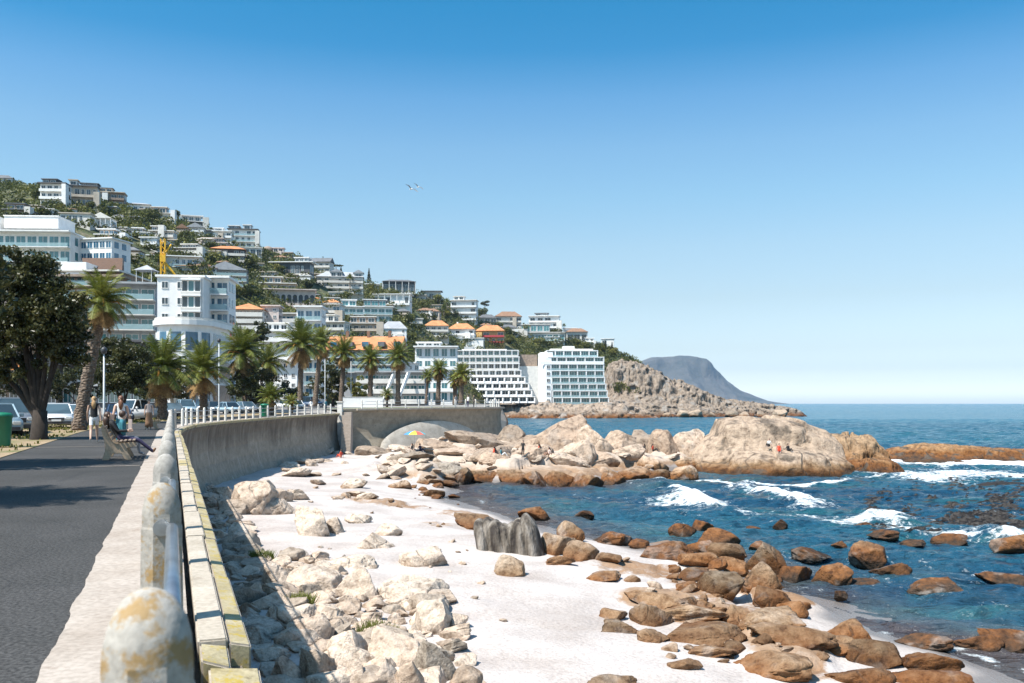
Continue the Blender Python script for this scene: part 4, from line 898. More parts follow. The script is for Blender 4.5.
# street furniture
def lamp(X, Y, z, h, label):
    root = empty('street_lamp', (X, Y, z), 0, label, 'street lamp', 'street lamps along the promenade')
    mb = MB(); mb.tube([(0, 0, 0), (0, 0, .5), (0, 0, h-.3)], [.09, .07, .045], PWHITE, 10); mb.build('pole', root, True)
    mb = MB(); mb.lathe([(.05, h-.35), (.16, h-.3), (.2, h-.05), (.12, h+.05), (.03, h+.1)], DMET, 12); mb.build('lantern', root, True)
lamp(gx(104, 56), 56, 0, 4.9, 'thin pale street lamp between the thick palm and the second dark tree')
lamp(gx(219, 96), 96, .1, 8.2, 'tall pale lamp pole right of the third palm')
lamp(gx(325, 140), 140, .9, 9.2, 'tall lamp pole by the leaning palm in the middle')
lamp(gx(351, 138), 138, .9, 7.5, 'shorter lamp pole left of the white hoarding')
def binn(X, Y, z, label, s=1):
    root = empty('litter_bin', (X, Y, z), 0, label, 'litter bin', 'green litter bins')
    mb = MB(); mb.lathe([(.24*s, .05), (.25*s, .1), (.29*s, .85*s), (.30*s, .86*s)], BINM, 18); mb.build('bin_body', root, True)
    mb = MB(); mb.lathe([(.31*s, .862*s), (.32*s, .95*s), (.24*s, 1.0*s), (.05, 1.02*s)], BINM, 18); mb.build('lid', root, True)
binn(gx(1, 30), 30, 0.02, 'green litter bin on the verge at the left end of the path', 1.15)
p, d = resample(PL, 1, 8+93)[0]
binn(p.x-.75, p.y, p.z, 'green litter bin behind the white posts of the curving wall', 1.3)
hb = MB(); a = at(343, 0, 134); b = at(383, 0, 134)
hb.box(a.x, b.x, 133.9, 134.1, .8, 2.35, WHITE); hb.box(a.x, b.x, 133.85, 134.15, 2.35, 2.42, OFFW); tag(hb.build('hoarding'), 'long low white hoarding behind the far palms', 'hoarding')
# gulls
for (px, py, s, lb) in ((411, 189, .45, 'left of two small gulls gliding in the sky'), (418, 187, .35, 'right of two small gulls gliding in the sky')):
    mb = MB(); Z0 = at(px, py, 70)
    mb.ell((0, 0, 0), (.09, .26, .08), CW, 8, 6)
    for sd in (-1, 1): mb.add([(0, .1, .05), (0, -.1, .05), (sd*.4, -.1, .2), (sd*.4, .08, .2), (sd*.9, -.16, .08), (sd*.85, -.05, .09)], [(0, 1, 2, 3), (3, 2, 4, 5)], CW if sd > 0 else CGREY)
    tag(mb.build('gull', loc=Z0, rot=(0, .3, .8)), lb, 'gull', 'gulls in the sky').scale = (s*1.6,)*3
# ================================================================ buildings
def window(root, x0, x1, z0, z1, y, fr=WHITE, gl=GLASS, name='window', cols=2, t=.09, nrm=None, pane_child=False):
    """frame standing proud of the wall with its glass set back; local front is -y"""
    mb = MB(); d = .07
    mb.box(x0, x1, y-d, y-.003, z1-t, z1, fr); mb.box(x0, x1, y-d-.04, y-.003, z0, z0+t, fr)
    mb.box(x0, x0+t, y-d, y-.003, z0+t, z1-t, fr); mb.box(x1-t, x1, y-d, y-.003, z0+t, z1-t, fr)
    for k in range(1, cols):
        x = x0+(x1-x0)*k/cols; mb.box(x-t*.4, x+t*.4, y-d, y-.003, z0+t, z1-t, fr)
    gb = MB() if pane_child else mb
    gb.box(x0+t, x1-t, y-.025, y-.004, z0+t, z1-t, gl)
    o = mb.build(name, root)
    if pane_child: gb.build('pane', o)
    return o
def hiproof(mb, x0, x1, y0, y1, z, h, m, ov=.5, kind='hip'):
    x0 -= ov; x1 += ov; y0 -= ov; y1 += ov; w, d = x1-x0, y1-y0
    if kind == 'gable':
        cx = (x0+x1)/2; mb.add([(x0, y0, z), (x1, y0, z), (x1, y1, z), (x0, y1, z), (cx, y0, z+h), (cx, y1, z+h)], [(0, 1, 4), (1, 2, 5, 4), (2, 3, 5), (3, 0, 4, 5), (0, 3, 2, 1)], m); return
    if kind == 'sidegable':
        cy = (y0+y1)/2; mb.add([(x0, y0, z), (x1, y0, z), (x1, y1, z), (x0, y1, z), (x0, cy, z+h), (x1, cy, z+h)], [(0, 1, 5, 4), (1, 2, 5), (2, 3, 4, 5), (3, 0, 4), (0, 3, 2, 1)], m); return
    i = min(w, d)/2*.98
    if w >= d: r0, r1 = (x0+i, (y0+y1)/2), (x1-i, (y0+y1)/2)
    else: r0, r1 = ((x0+x1)/2, y0+i), ((x0+x1)/2, y1-i)
    mb.add([(x0, y0, z), (x1, y0, z), (x1, y1, z), (x0, y1, z), (*r0, z+h), (*r1, z+h)],
           [(0, 1, 5, 4), (1, 2, 5), (2, 3, 4, 5), (3, 0, 4), (0, 3, 2, 1)] if w >= d else [(0, 1, 4), (1, 2, 5, 4), (2, 3, 5), (3, 0, 4, 5), (0, 3, 2, 1)], m)
def w_seed(a, b, c): return abs(a*131+b*717+c*997)
def wing(root, x0, x1, y0, dp, z0, h, n, bays, wall, roof='flat', rm=WHITE, rh=1.8, gl=GLASS, bal=True, wf=.75, hf=.7, ov=.5, fr=WHITE, glassrail=False, cols=2, arches=False, side=True, down=7, slab=None, chimney=False, bald=1.3, pane_child=False, columns=False, skip=0):
    rw = random.Random(int(w_seed(x0, x1, h)))
    fh = h/n; w = x1-x0; slab = slab or wall
    mb = MB(); mb.box(x0, x1, y0, y0+dp, z0-down, z0+h, wall); mb.build('wall', root)
    bw = w/bays
    for f in range(n):
        zb = z0+f*fh
        b = bal if isinstance(bal, bool) else (str(f) in bal)
        if arches and f == 0:
            for k in range(bays):
                xc = x0+bw*(k+.5); a = bw*.36; q = [(xc+a*math.cos(t), zb+fh*.5+min(a, fh*.42)*math.sin(t)) for t in np.linspace(0, PI, 9)]+[(xc-a, zb+.1), (xc+a, zb+.1)]
                mb = MB(); mb.prism(q, y0-.05, y0-.004, DARKP, 'y'); mb.build('arch', root)
            mb = MB(); mb.box(x0-.1, x1+.1, y0-.35, y0, zb+fh-.28, zb+fh-.02, slab); mb.build('cornice', root)
            continue
        for k in range(bays):
            xc = x0+bw*(k+.5); ww = bw*wf*(1 if not skip else rw.uniform(.6, 1.15)); wh = fh*hf; 
            if rw.random() < skip: continue
            zz = zb+(fh-wh)*(.15 if b else .5)
            window(root, xc-ww/2, xc+ww/2, zz, zz+wh, y0, fr, gl, cols=cols, t=max(.09, bw*.025), pane_child=pane_child)
        if side:
            for sx in (0, 1):
                for k in range(2):
                    yc = y0+dp*(.25+.4*k); X = x1 if sx else x0; e = .05 if sx else -.05
                    mb = MB(); mb.box(min(X, X+e), max(X, X+e), yc-.9, yc+.9, zb+fh*.25, zb+fh*.8, gl); mb.build('window', root)
        if b:
            mb = MB(); mb.box(x0, x1, y0-bald, y0, zb-.2, zb-.003, slab)
            if glassrail: mb.box(x0, x1, y0-bald, y0-bald+.06, zb, zb+.95, BGL)
            else: mb.box(x0, x1, y0-bald, y0-bald+.14, zb, zb+.9, slab)
            mb.build('balcony', root)
            if columns:
                for k in range(bays+1):
                    mb = MB(); xc = x0+bw*k; mb.tube([(xc, y0-bald+.2, zb), (xc, y0-bald+.2, zb+fh-.2)], .16, slab, 8); mb.build('column', root)
    mb = MB()
    if roof == 'flat': o2 = ov; mb.box(x0-o2, x1+o2, y0-(bald+.1 if bal else ov), y0+dp+ov, z0+h, z0+h+.35, rm)
    else: hiproof(mb, x0, x1, y0-(bald if bal else 0)*.6, y0+dp, z0+h, rh, rm, ov, roof)
    ro = mb.build('roof', root)
    if chimney: mb = MB(); mb.box(x0+w*.3, x0+w*.3+.9, y0+dp*.5, y0+dp*.5+.9, z0+h, z0+h+rh+.9, wall); mb.build('chimney', ro)
HG = 'houses stepping up the hillside'
def house(x0, x1, y0, y1, label, n=2, bays=3, wall=WHITE, roof='flat', rm=None, yaw=None, Y=None, cat='house', group=HG, extra=(), name='villa', dp=None, **k):
    """a house whose photo extent is x0..x1, y0 (roof) .. y1 (foot)"""
    px = (x0+x1)/2
    if Y is None: X, Yh, z = hill_hit(px, y1)
    else: X, Yh, z = gx(px, Y), Y, EYE+(HOR-y1)/F*Y
    sc = Yh/F; w = (x1-x0)*sc; H = (y1-y0)*sc; yaw = ((hash_(label) % 100)/100-.5)*.3-.35*X/Yh if yaw is None else yaw
    root = empty(name, (X, Yh, z), yaw, label, cat, group)
    dp = dp or (max(5, min(8, w*.5)) if Y is None else max(6, min(14, w*.7))); w *= .95
    rm = rm or {'flat': wall}.get(roof, TILE); rh = 0 if roof == 'flat' else k.pop('rh', min(.34*H, 3.6)); h = H-(rh if roof != 'flat' else .35)
    rr_ = random.Random(hash_(label))
    if Y is None:
        for q in range(7):
            a = w*rr_.uniform(-.75, .75); hh_ = rr_.uniform(1.2, 2.6)*(.8 if q else 1.2); p_ = Vector((a*math.cos(yaw)+3*math.sin(yaw)+X, Yh-rr_.uniform(1.5, 4.5)+a*math.sin(yaw), z-.2+rr_.uniform(-.6, .3)))
            HV.append(leaf_cloud(p_+Vector((0, 0, hh_*.4)), (hh_*1.5, hh_*1.1, hh_*.9), 46, .55, RNG))
    if Y is None and roof == 'flat' and n >= 2 and not extra and w > 7:
        f_ = h/n; a0 = rr_.choice([-.5, -.5+.3*rr_.random()])*w; a1 = min(.5*w, a0+w*rr_.uniform(.45, .8)); kk = dict(k)
        wing(root, -w/2, w/2, 0, dp, 0, h-f_, n-1, bays, wall, roof, rm, rh, **k); kk['bal'] = False; kk['down'] = .2
        wing(root, a0, a1, 1.8, dp-1.8, h-f_+.36, f_-.36, 1, max(2, int(bays*(a1-a0)/w)), rr_.choice([wall, wall, GREYP, DARKP, STONE]), 'flat', rm, 0, **kk)
    else: wing(root, -w/2, w/2, 0, dp, 0, h, n, bays, wall, roof, rm, rh, skip=.0 if Y else .22, **k)
    if Y is None and n >= 2 and w > 8 and rr_.random() < .75:
        s0 = rr_.choice([-.5, .5, rr_.uniform(-.3, .3)])*w; ww_ = w*rr_.uniform(.14, .26); mb = MB(); x0_ = max(-w/2-.4, s0-ww_/2); mb.box(x0_, x0_+ww_, -2.1, 1, -4, h*rr_.uniform(.6, 1.0)+.1, rr_.choice([wall, WHITE, OFFW, BEIGE])); mb.build('front_wall', root)
    for e in extra:   # (fraction x0, x1, base fraction, height fraction, y offset, floors, bays, wall, roof, roofmat)
        ex0, ex1, eb, eh, ey, en, eby, ew, er, em = e
        wing(root, -w/2+w*ex0, -w/2+w*ex1, ey, dp*.7, H*eb, H*eh, en, eby, ew, er, em, 1.6, side=False, down=.5 if eb > .3 else 6, bal=False)
    return root
def hash_(s): return sum((i+3)*ord(c) for i, c in enumerate(s))*7919
# --- skyline row and the upper slope
house(-8, 12, 174, 186, 'dark pitched-roof house at the very top left of the hill', 1, 2, OFFW, 'hip', SLATE, bal=False)
house(40, 66, 183, 207, 'white three-storey villa with dark glass top, left on the skyline', 3, 4, WHITE, rm=SLATE, gl=GLASS, extra=[(.05, .6, 1.0, .16, 1, 1, 2, DARKP, 'flat', SLATE)])
house(69, 97, 186, 208, 'beige stone mansion with a square tower on the skyline', 2, 5, BEIGE, rm=SLATE, extra=[(.02, .28, .9, .34, .6, 1, 1, OFFW, 'flat', BEIGE), (.4, 1, 1.0, .12, .8, 1, 3, DARKP, 'flat', SLATE)])
house(97, 124, 192, 207, 'brown stone house with flat roofs right of the tower mansion', 2, 4, STONE, rm=BEIGE, extra=[(.1, .55, 1, .25, 1, 1, 2, BEIGE, 'flat', SLATE)])
house(127, 150, 202, 214, 'low white villa with long eaves on the skyline', 1, 4, WHITE, 'hip', ROOFG, rh=1.2, extra=[])
house(150, 174, 206, 221, 'white two-storey skyline villa with round bay', 2, 4, WHITE, 'flat', OFFW)
house(182, 206, 213, 226, 'dark glass pavilion house with broad white eaves on the skyline', 2, 4, DARKP, rm=WHITE, ov=1.6, slab=WHITE)
house(4, 30, 202, 218, 'beige villa with dark flat roof alone on the far left slope', 2, 3, BEIGE, rm=SLATE)
house(91, 112, 213, 230, 'white classical villa with tall columns under a gable', 1, 4, WHITE, 'gable', OFFW, rh=2.2, bal='0', columns=True, hf=.8)
house(97, 125, 228, 242, 'white curved-front villa with a row of blue windows', 2, 6, WHITE, gl=GLASSB, ov=.9)
house(130, 149, 227, 238, 'small plain white villa above the crane top', 2, 3, WHITE, bal=False)
house(150, 174, 225, 243, 'white villa with stacked terraces behind the crane', 3, 4, OFFW)
house(140, 157, 237, 249, 'small white cubic house left of the crane', 2, 2, WHITE, bal=False)
house(177, 188, 224, 237, 'narrow beige gabled house above the slope middle', 2, 2, BEIGE, 'gable', TILEB)
house(187, 204, 223, 237, 'white gabled house beside the narrow beige one', 2, 3, WHITE, 'gable', ROOFG)
house(203, 217, 230, 239, 'low grey flat house between white villas', 1, 3, GREYP)
house(197, 226, 237, 248, 'pinkish-white terrace house with a long row of windows', 2, 6, PINKW, bal=False)
house(213, 232, 231, 244, 'bright white cubic villa below the skyline', 2, 3, WHITE, extra=[(0, .5, 1, .22, 1, 1, 1, WHITE, 'flat', WHITE)])
house(228, 258, 229, 248, 'large white and black glass villa on the skyline, stepped in levels', 3, 5, WHITE, rm=DARKP, glassrail=True, extra=[(0, .35, 1, .16, 1, 1, 2, DARKP, 'flat', WHITE), (.5, .75, .98, .25, 1.5, 1, 1, WHITE, 'flat', WHITE)])
house(211, 245, 245, 262, 'broad verandah house with an orange tiled roof high on the slope', 2, 6, DARKP, 'hip', TILE, slab=OFFW, rh=1.8)
house(171, 202, 243, 258, 'white three-level villa right of the crane', 3, 4, OFFW)
house(150, 199, 256, 267, 'long low white villa with a band of blue glass', 1, 8, WHITE, gl=GLASSB, ov=1.2, bal='0', glassrail=True)
house(204, 247, 262, 287, 'grey-blue gabled villa with wide glass balconies', 3, 5, GREYP, 'gable', ROOFG, slab=OFFW, glassrail=True, extra=[(-.15, .3, .55, .16, -1, 1, 2, OFFW, 'hip', TILEB)])
X, Yh, z = hill_hit(268, 250); mb = MB(); mb.lathe([(3.2, -4), (3.2, 2.2), (2.9, 3.3), (1.8, 4.3), (.4, 4.7)], STONE, 20); tag(mb.build('water_tank', loc=(X, Yh, z)), 'round rust-brown domed tank on the skyline', 'water tank')
house(272, 293, 247, 258, 'flat beige-pink house on the skyline right of the domed tank', 2, 3, PINKW)
house(270, 311, 262, 276, 'long flat modern house with dark glass and a thin white roof', 1, 8, DARKP, rm=WHITE, ov=1.8, slab=OFFW, extra=[(.6, .95, 1.0, .3, 1, 1, 3, GREYP, 'flat', WHITE)])
house(257, 296, 276, 291, 'beige flat-roofed house above the arcade', 2, 5, BEIGE, rm=OFFW)
house(251, 316, 289, 303, 'long pale terrace carried on a row of round arches', 1, 11, PINKW, arches=True, dp=8)
house(299, 331, 257, 273, 'dark-roofed wooden chalet on the skyline', 2, 5, OFFW, 'sidegable', SLATE, rh=2.8)
house(316, 364, 271, 294, 'large white mediterranean villa with grey gables and arched verandahs', 3, 7, OFFW, 'hip', ROOFG, rh=3, extra=[(.3, .55, .7, .25, -.8, 1, 2, OFFW, 'gable', ROOFG), (.8, 1, .65, .28, -.6, 1, 1, OFFW, 'gable', ROOFG)])
house(382, 416, 279, 294, 'dark low-pitched villa with white pillars on the skyline', 1, 5, DARKP, 'hip', SLATE, slab=WHITE, columns=True, rh=1.6)
house(422, 441, 291, 301, 'small house with a flat dark roof at the hill edge', 1, 3, OFFW, rm=SLATE, ov=1.2)
house(365, 411, 294, 305, 'white pergola terrace villa below the pillars', 1, 7, WHITE, ov=1, columns=True, bal='0')
house(300, 341, 304, 321, 'long low villa with blue glass bands and a scrap of orange roof', 2, 6, OFFW, gl=GLASSB, wf=.92, extra=[(.55, .95, .95, .16, 1, 1, 3, OFFW, 'hip', TILE)])
house(300, 320, 296, 306, 'low house with a flat orange roof under the arches', 1, 3, OFFW, 'hip', TILE, rh=1.2)
house(341, 364, 299, 322, 'white modern glass villa, left block of a pair', 3, 3, WHITE, glassrail=True, wf=.86, gl=GLASST)
house(363, 393, 299, 322, 'white modern glass villa, right block of a pair', 3, 4, WHITE, glassrail=True, wf=.86, gl=GLASST)
house(304, 346, 314, 338, 'pale grey apartment block with dark loggias above the orange roof', 3, 6, OFFW, wf=.7, cat='apartment block', name='apartment_building')
house(345, 381, 316, 338, 'beige-grey apartment block right of the pale grey one', 3, 5, BEIGE, rm=OFFW, wf=.7, cat='apartment block', name='apartment_building')
house(380, 407, 321, 345, 'white house with a grey pyramid roof standing free', 3, 4, WHITE, 'hip', ROOFG, bal=False, wf=.5, hf=.5)
house(424, 449, 320, 337, 'white villa with orange hip roof, leftmost of the orange three', 2, 4, OFFW, 'hip', TILE)
house(447, 475, 323, 341, 'white villa with orange hip roof, middle of the orange three', 2, 4, WHITE, 'hip', TILE, chimney=True)
house(475, 505, 325, 343, 'ochre and red walled villa with orange roof', 2, 4, OCHRE, 'hip', TILE, slab=RED, chimney=True)
house(450, 477, 300, 320, 'white stepped villa on the skyline before the pine', 3, 4, WHITE, rm=OFFW, extra=[(.1, .5, 1, .18, 1, 1, 2, WHITE, 'flat', OFFW)])
house(495, 522, 311, 328, 'white villa with a wide brown hipped roof', 2, 4, OFFW, 'hip', TILEB)
house(528, 560, 309, 327, 'tall white cubic villa with grey windows on the skyline', 3, 4, WHITE, extra=[(.2, .62, 1, .14, 1, 1, 2, GREYP, 'flat', SLATE)])
house(516, 566, 324, 341, 'long white villa with a continuous glass front and terrace', 2, 8, OFFW, gl=GLASST, glassrail=True, wf=.85)
house(563, 577, 322, 333, 'small white box house right of the cubic villa', 1, 2, WHITE, bal=False)
house(566, 588, 328, 342, 'white house under a big brown hipped roof, last but one to the right', 1, 3, OFFW, 'hip', TILEB, rh=2.6)
house(601, 614, 336, 346, 'small white house at the seaward end of the hill', 1, 2, WHITE, bal=False)
# fillers seen between the trees
house(120, 140, 246, 261, 'cream house with a grey hipped roof above the cabana', 2, 3, BEIGE, 'hip', SLATE)
house(232, 262, 247, 257, 'low white terrace wall house between bushes', 1, 5, OFFW, bal=False)
house(415, 440, 308, 318, 'half-hidden beige house among the trees above the orange roofs', 1, 4, BEIGE, 'hip', TILEB, bal=False)
house(478, 497, 314, 325, 'small cream house beside the brown-roofed villa', 1, 3, BEIGE, 'hip', SLATE, bal=False)
house(60, 90, 213, 226, 'pale low villa half buried in bushes on the upper left', 1, 5, OFFW, rm=BEIGE, bal=False)
house(176, 205, 262, 275, 'white low house with red-brown roof among bushes', 1, 4, OFFW, 'hip', TILEB)
for lst, tail in (([(106, 244, 12, 8), (160, 250, 11, 7), (214, 258, 10, 6), (118, 222, 10, 7), (192, 217, 8, 5), (34, 214, 12, 7)], 'high on the left slope'),
                  ([(184, 268, 14, 7), (236, 279, 14, 8), (256, 270, 12, 6), (222, 292, 14, 8), (246, 292, 14, 7), (262, 262, 12, 7)], 'among houses left of centre'),
                  ([(290, 282, 13, 7), (304, 284, 11, 7), (336, 299, 12, 6), (372, 291, 11, 6), (398, 304, 14, 7), (420, 302, 10, 6)], 'among houses right of centre'),
                  ([(70, 214, 11, 6), (110, 214, 11, 6), (48, 216, 9, 6), (136, 222, 11, 6), (168, 212, 9, 5), (120, 236, 12, 7), (146, 216, 10, 6)], 'along the upper bushes'),
                  ([(170, 248, 12, 7), (206, 246, 11, 6), (188, 254, 11, 6), (158, 260, 10, 6), (222, 268, 12, 7), (200, 280, 14, 8), (218, 284, 12, 7)], 'around the crane'),
                  ([(280, 262, 11, 6), (242, 262, 11, 6), (268, 280, 12, 7), (320, 282, 11, 7), (332, 306, 12, 7), (314, 300, 11, 6), (350, 296, 10, 6)], 'around the arched terrace'),
                  ([(386, 312, 11, 6), (416, 328, 11, 8), (436, 312, 10, 6), (452, 314, 9, 6), (486, 330, 10, 6), (514, 322, 9, 6), (552, 344, 12, 6)], 'between the orange roofs and skyline'),
                  ([(424, 316, 12, 7), (402, 318, 12, 8), (462, 308, 12, 7), (508, 334, 14, 8), (592, 346, 11, 7), (540, 330, 14, 7)], 'among houses above the hotels')):
    it = []
    for j, (x_, y_, w_, h_) in enumerate(lst):
        wm_, nm_ = ((WHITE, 'white'), (OFFW, 'cream-white'), (BEIGE, 'beige'))[(j*5+x_) % 3]; rf_ = ('flat', 'hip', 'flat')[(j+x_) % 3]; rm_ = {'flat': wm_, 'hip': (TILEB, SLATE)[j % 2]}[rf_]
        it.append((x_, house(x_-w_*.62, x_+w_*.62, y_-h_*1.2, y_, 'x%d' % (x_*y_), 1 if h_ < 7 else 2, 3, wm_, rf_, rm_, bal=bool(j % 2), hf=.6, wf=.6), f'small {nm_} '+('flat-roofed' if rf_ == 'flat' else 'pitched-roofed')+' house'))
    rank_labels(it, tail)
# --- apartment blocks on the lower slope and street
GB = 'apartment blocks along the lower slope'
def block(*a, **k): k.setdefault('cat', 'apartment block'); k.setdefault('name', 'apartment_building'); k.setdefault('group', GB); return house(*a, **k)
b1 = block(-30, 72, 231, 262, 'big white curved modern block with a penthouse, its glass left part', 2, 9, WHITE, Y=232, gl=GLASST, wf=.88, hf=.72, glassrail=True, ov=.4, bald=1.8, yaw=.05, pane_child=True)
mb = MB(); mb.box(-5.2, 8.5, 2, 12, 9.2, 12.2, WHITE); mb.box(-10.5, -6.2, 1.5, 9, 8.4, 12, WHITE); mb.box(-20, -11.5, 1.5, 9, 8.2, 11.4, WHITE); mb.box(-5.4, 8.7, 1.8, 12.2, 12.2, 12.45, WHITE); mb.build('penthouse', b1)
block(71, 115, 238, 262, 'blue-glazed right wing of the big white curved block', 2, 6, WHITE, Y=238, gl=GLASSB, wf=.86, hf=.6, bal=False, yaw=-.2, pane_child=True)
b2 = block(28, 124, 271, 300, 'stone and glass villa with terraces below the curved block', 2, 8, STONE, Y=190, rm=OFFW, gl=GLASST, wf=.85, glassrail=True, yaw=0, bald=2.2, slab=BEIGE)
SLATW = simple('dark_slats', (.10, .05, .028), .8, .3, 3); mb = MB()
for q in range(6):
    t0, t1 = q/6, (q+.5)/6; mb.add([(.8-2.9*t0, 2+5*t0, 6.6+3.4*t0), (8.9-2.1*t0, 2+5*t0, 6.6+3.4*t0), (8.9-2.1*t1, 2+5*t1, 6.6+3.4*t1+.2), (.8-2.9*t1, 2+5*t1, 6.6+3.4*t1+.2)], [(0, 1, 2, 3)], SLATW)
mb.box(-2.2, 6.9, 7.2, 7.5, 6, 9.9, DARKP); mb.build('pergola_roof', b2)
mb = MB(); mb.box(-2.2, 3.1, -2, 4, 5.1, 7.7, WHITE); mb.box(-6.5, 10.5, -2.6, 3, 4.6, 5.1, STONE); mb.build('roof_box', b2)
block(0, 62, 296, 345, 'beige apartment block hidden behind the big dark tree', 5, 6, PINKW, Y=150, wf=.6)
block(92, 156, 283, 345, 'grey concrete block with deep teal balconies', 4, 4, GREYP, Y=165, gl=GLASST, wf=.85, glassrail=True, bald=2.2, slab=OFFW)
block(60, 158, 340, 406, 'low shaded building with a teal glass front behind the trees', 3, 8, DARKP, Y=128, gl=GLASST, wf=.86, bal='12', slab=GREYP)  # charcoal walls put the street shade into the facade colour
block(-40, 55, 345, 406, 'shaded street-front building behind parked cars at far left', 3, 8, STONE, Y=124, wf=.7, bal='12', slab=DARKP)  # dark balcony slabs paint the same street shade
t_ = empty('cabana', at(147, 283, 180), 0, 'terrace cabana with a small grey pyramid roof', 'cabana')
mb = MB(); hiproof(mb, -1.6, 1.6, -1.6, 1.6, 2.4, 1.2, ROOFG, .3); mb.build('roof', t_)
for sx in (-1.5, 1.5):
    for sy in (-1.5, 1.5): mb = MB(); mb.tube([(sx, sy, -6), (sx, sy, 2.4)], .08, OFFW, 6); mb.build('post', t_)
mb = MB(); mb.box(-3, 3, -3, 3, -9, -.3, GREYP); mb.build('base', t_)
# the white block by the palms: solid front with glazed bay, balconied right side
b3 = block(157, 204, 275, 405, 'tall white apartment block with a glazed bay behind the palms', 8, 3, WHITE, Y=150, wf=.45, hf=.45, bal=False, yaw=.12, dp=10, side=False, pane_child=True, ov=.3)
mb = MB(); 
for f in range(3, 8):
    zz = f*2.64; mb.box(0.2, 3.4, -.9, -.004, zz, zz+.35, OFFW); [window(b3, .25+1.04*q, 1.25+1.04*q, zz+.4, zz+2.28, -.3, WHITE, GLASST if q % 2 else GLASS, cols=1) for q in range(3)]; mb.box(.2, 3.4, -.9, -.004, zz+2.3, zz+2.63, WHITE)
mb.build('glazed_bay', b3)
block(203, 229, 277, 405, 'narrow balconied block joined to the right of the tall white one', 8, 2, WHITE, Y=157, gl=GLASSB, wf=.85, hf=.75, glassrail=True, yaw=.1, slab=WHITE, bald=1.8)
# curved low building in front
cb = empty('apartment_building', at(186, 406, 132), 0, 'low white building with a rounded canopy and blue shopfront glass', 'apartment block', GB)
def arcpts(r0, r1, n=16, a0=-2.5, a1=-.35): return [(r1*math.cos(a), r1*.62*math.sin(a)) for a in np.linspace(a0, a1, n)]+[(r0*math.cos(a), r0*.62*math.sin(a)) for a in np.linspace(a1, a0, n)]
body = [(3.9*math.cos(a), 4*math.sin(a)) for a in np.linspace(-PI, 0, 15)]+[(3.9, 8), (-3.9, 8)]
mb = MB(); mb.prism(body, -1, 11.6, WHITE); mb.build('wall', cb)
for zz, hh in ((0.5, 2.6), (4.2, 2.4), (8, 2.6)):
    mb = MB(); mb.prism([(x*1.015, y*1.015) for x, y in body], zz, zz+hh, GLASSB if zz > 5 else GLASS); mb.build('glass_band', cb)
    for a in np.linspace(-PI+.2, -.2, 6): mb = MB(); mb.box(3.9*math.cos(a)-.28, 3.9*math.cos(a)+.28, 4*math.sin(a)-.16, 4*math.sin(a)+.3, zz-.1, zz+hh+.1, WHITE); mb.build('pier', cb)
mb = MB(); mb.prism([(x*1.16, y*1.16) for x, y in body], 11.6, 12.3, WHITE); mb.prism([(x*1.1, y*1.1) for x, y in body], 12.3, 12.7, OFFW); mb.build('roof', cb)
block(229, 264, 302, 336, 'rounded cream apartment block with an orange roof and deep balconies', 4, 5, OFFW, 'hip', TILE, Y=235, rh=2.0, wf=.7, yaw=.1, bald=1.8, dp=9)
block(262, 279, 305, 334, 'plain pale end tower of the rounded cream block', 4, 2, PINKW, Y=240, bal=False, wf=.4, hf=.45)
block(258, 298, 330, 400, 'white stepped apartment block with small square windows', 7, 5, WHITE, Y=215, wf=.5, hf=.45, bal='46', extra=[(.1, .7, 1, .1, 2, 1, 3, WHITE, 'flat', OFFW)])
block(296, 322, 306, 398, 'white block behind the tall palm with blue balcony glass', 7, 3, WHITE, Y=232, gl=GLASSB, glassrail=True, wf=.8)
block(278, 302, 313, 330, 'white villa block with a broad blue glass storey', 2, 3, OFFW, Y=255, gl=GLASSB, wf=.9)
ob = block(325, 402, 335, 372, 'long block with a bright orange tiled roof and blue glass balconies', 3, 10, GREYP, 'sidegable', TILE, Y=250, rh=4.2, gl=GLASSB, wf=.8, hf=.75, slab=OFFW, glassrail=True, dp=12, yaw=-.03)
for k in range(5):
    mb = MB(); x = -9+4.4*k; mb.box(x, x+1.8, -1.3, 1.5, 7.0, 8.3, SLATE if k % 2 else GLASSB); mb.build('dormer', ob)
for k in range(3): mb = MB(); x = -6+6*k; mb.box(x, x+.8, 5, 6, 9.5, 11.8, TILEB); mb.build('chimney', ob)
sb = block(355, 427, 371, 403, 'low stepped apartment block with slanting white fins', 3, 9, GREYP, Y=215, gl=GLASST, slab=OFFW, wf=.85, dp=9, yaw=0)
for k, xx in enumerate((-7.6, -3.4, 0.8, 5.0)):
    mb = MB(); mb.prism([(-5.2, 0), (-4.6, 0), (.5, 7.2), (-.6, 7.2)], xx, xx+.4, WHITE, 'x'); mb.build('fin', sb, rot=(0, 0, -.5), loc=(0, 0, 0))
block(400, 415, 362, 400, 'plain white gable-end block left of the blue-windowed block', 4, 2, WHITE, Y=255, bal=False, wf=.3, hf=.4)
block(414, 458, 346, 402, 'white apartment block with blue-green glazed corner bays', 5, 5, WHITE, Y=300, gl=GLASST, wf=.7, hf=.72, bal='135', extra=[(.05, .6, 1, .06, 1, 1, 3, WHITE, 'flat', WHITE)])
house(459, 484, 338, 350, 'plain white retaining wall below the orange-roofed villas', 1, 1, WHITE, wf=.05, hf=.1, bal=False, name='garden_wall', cat='wall')
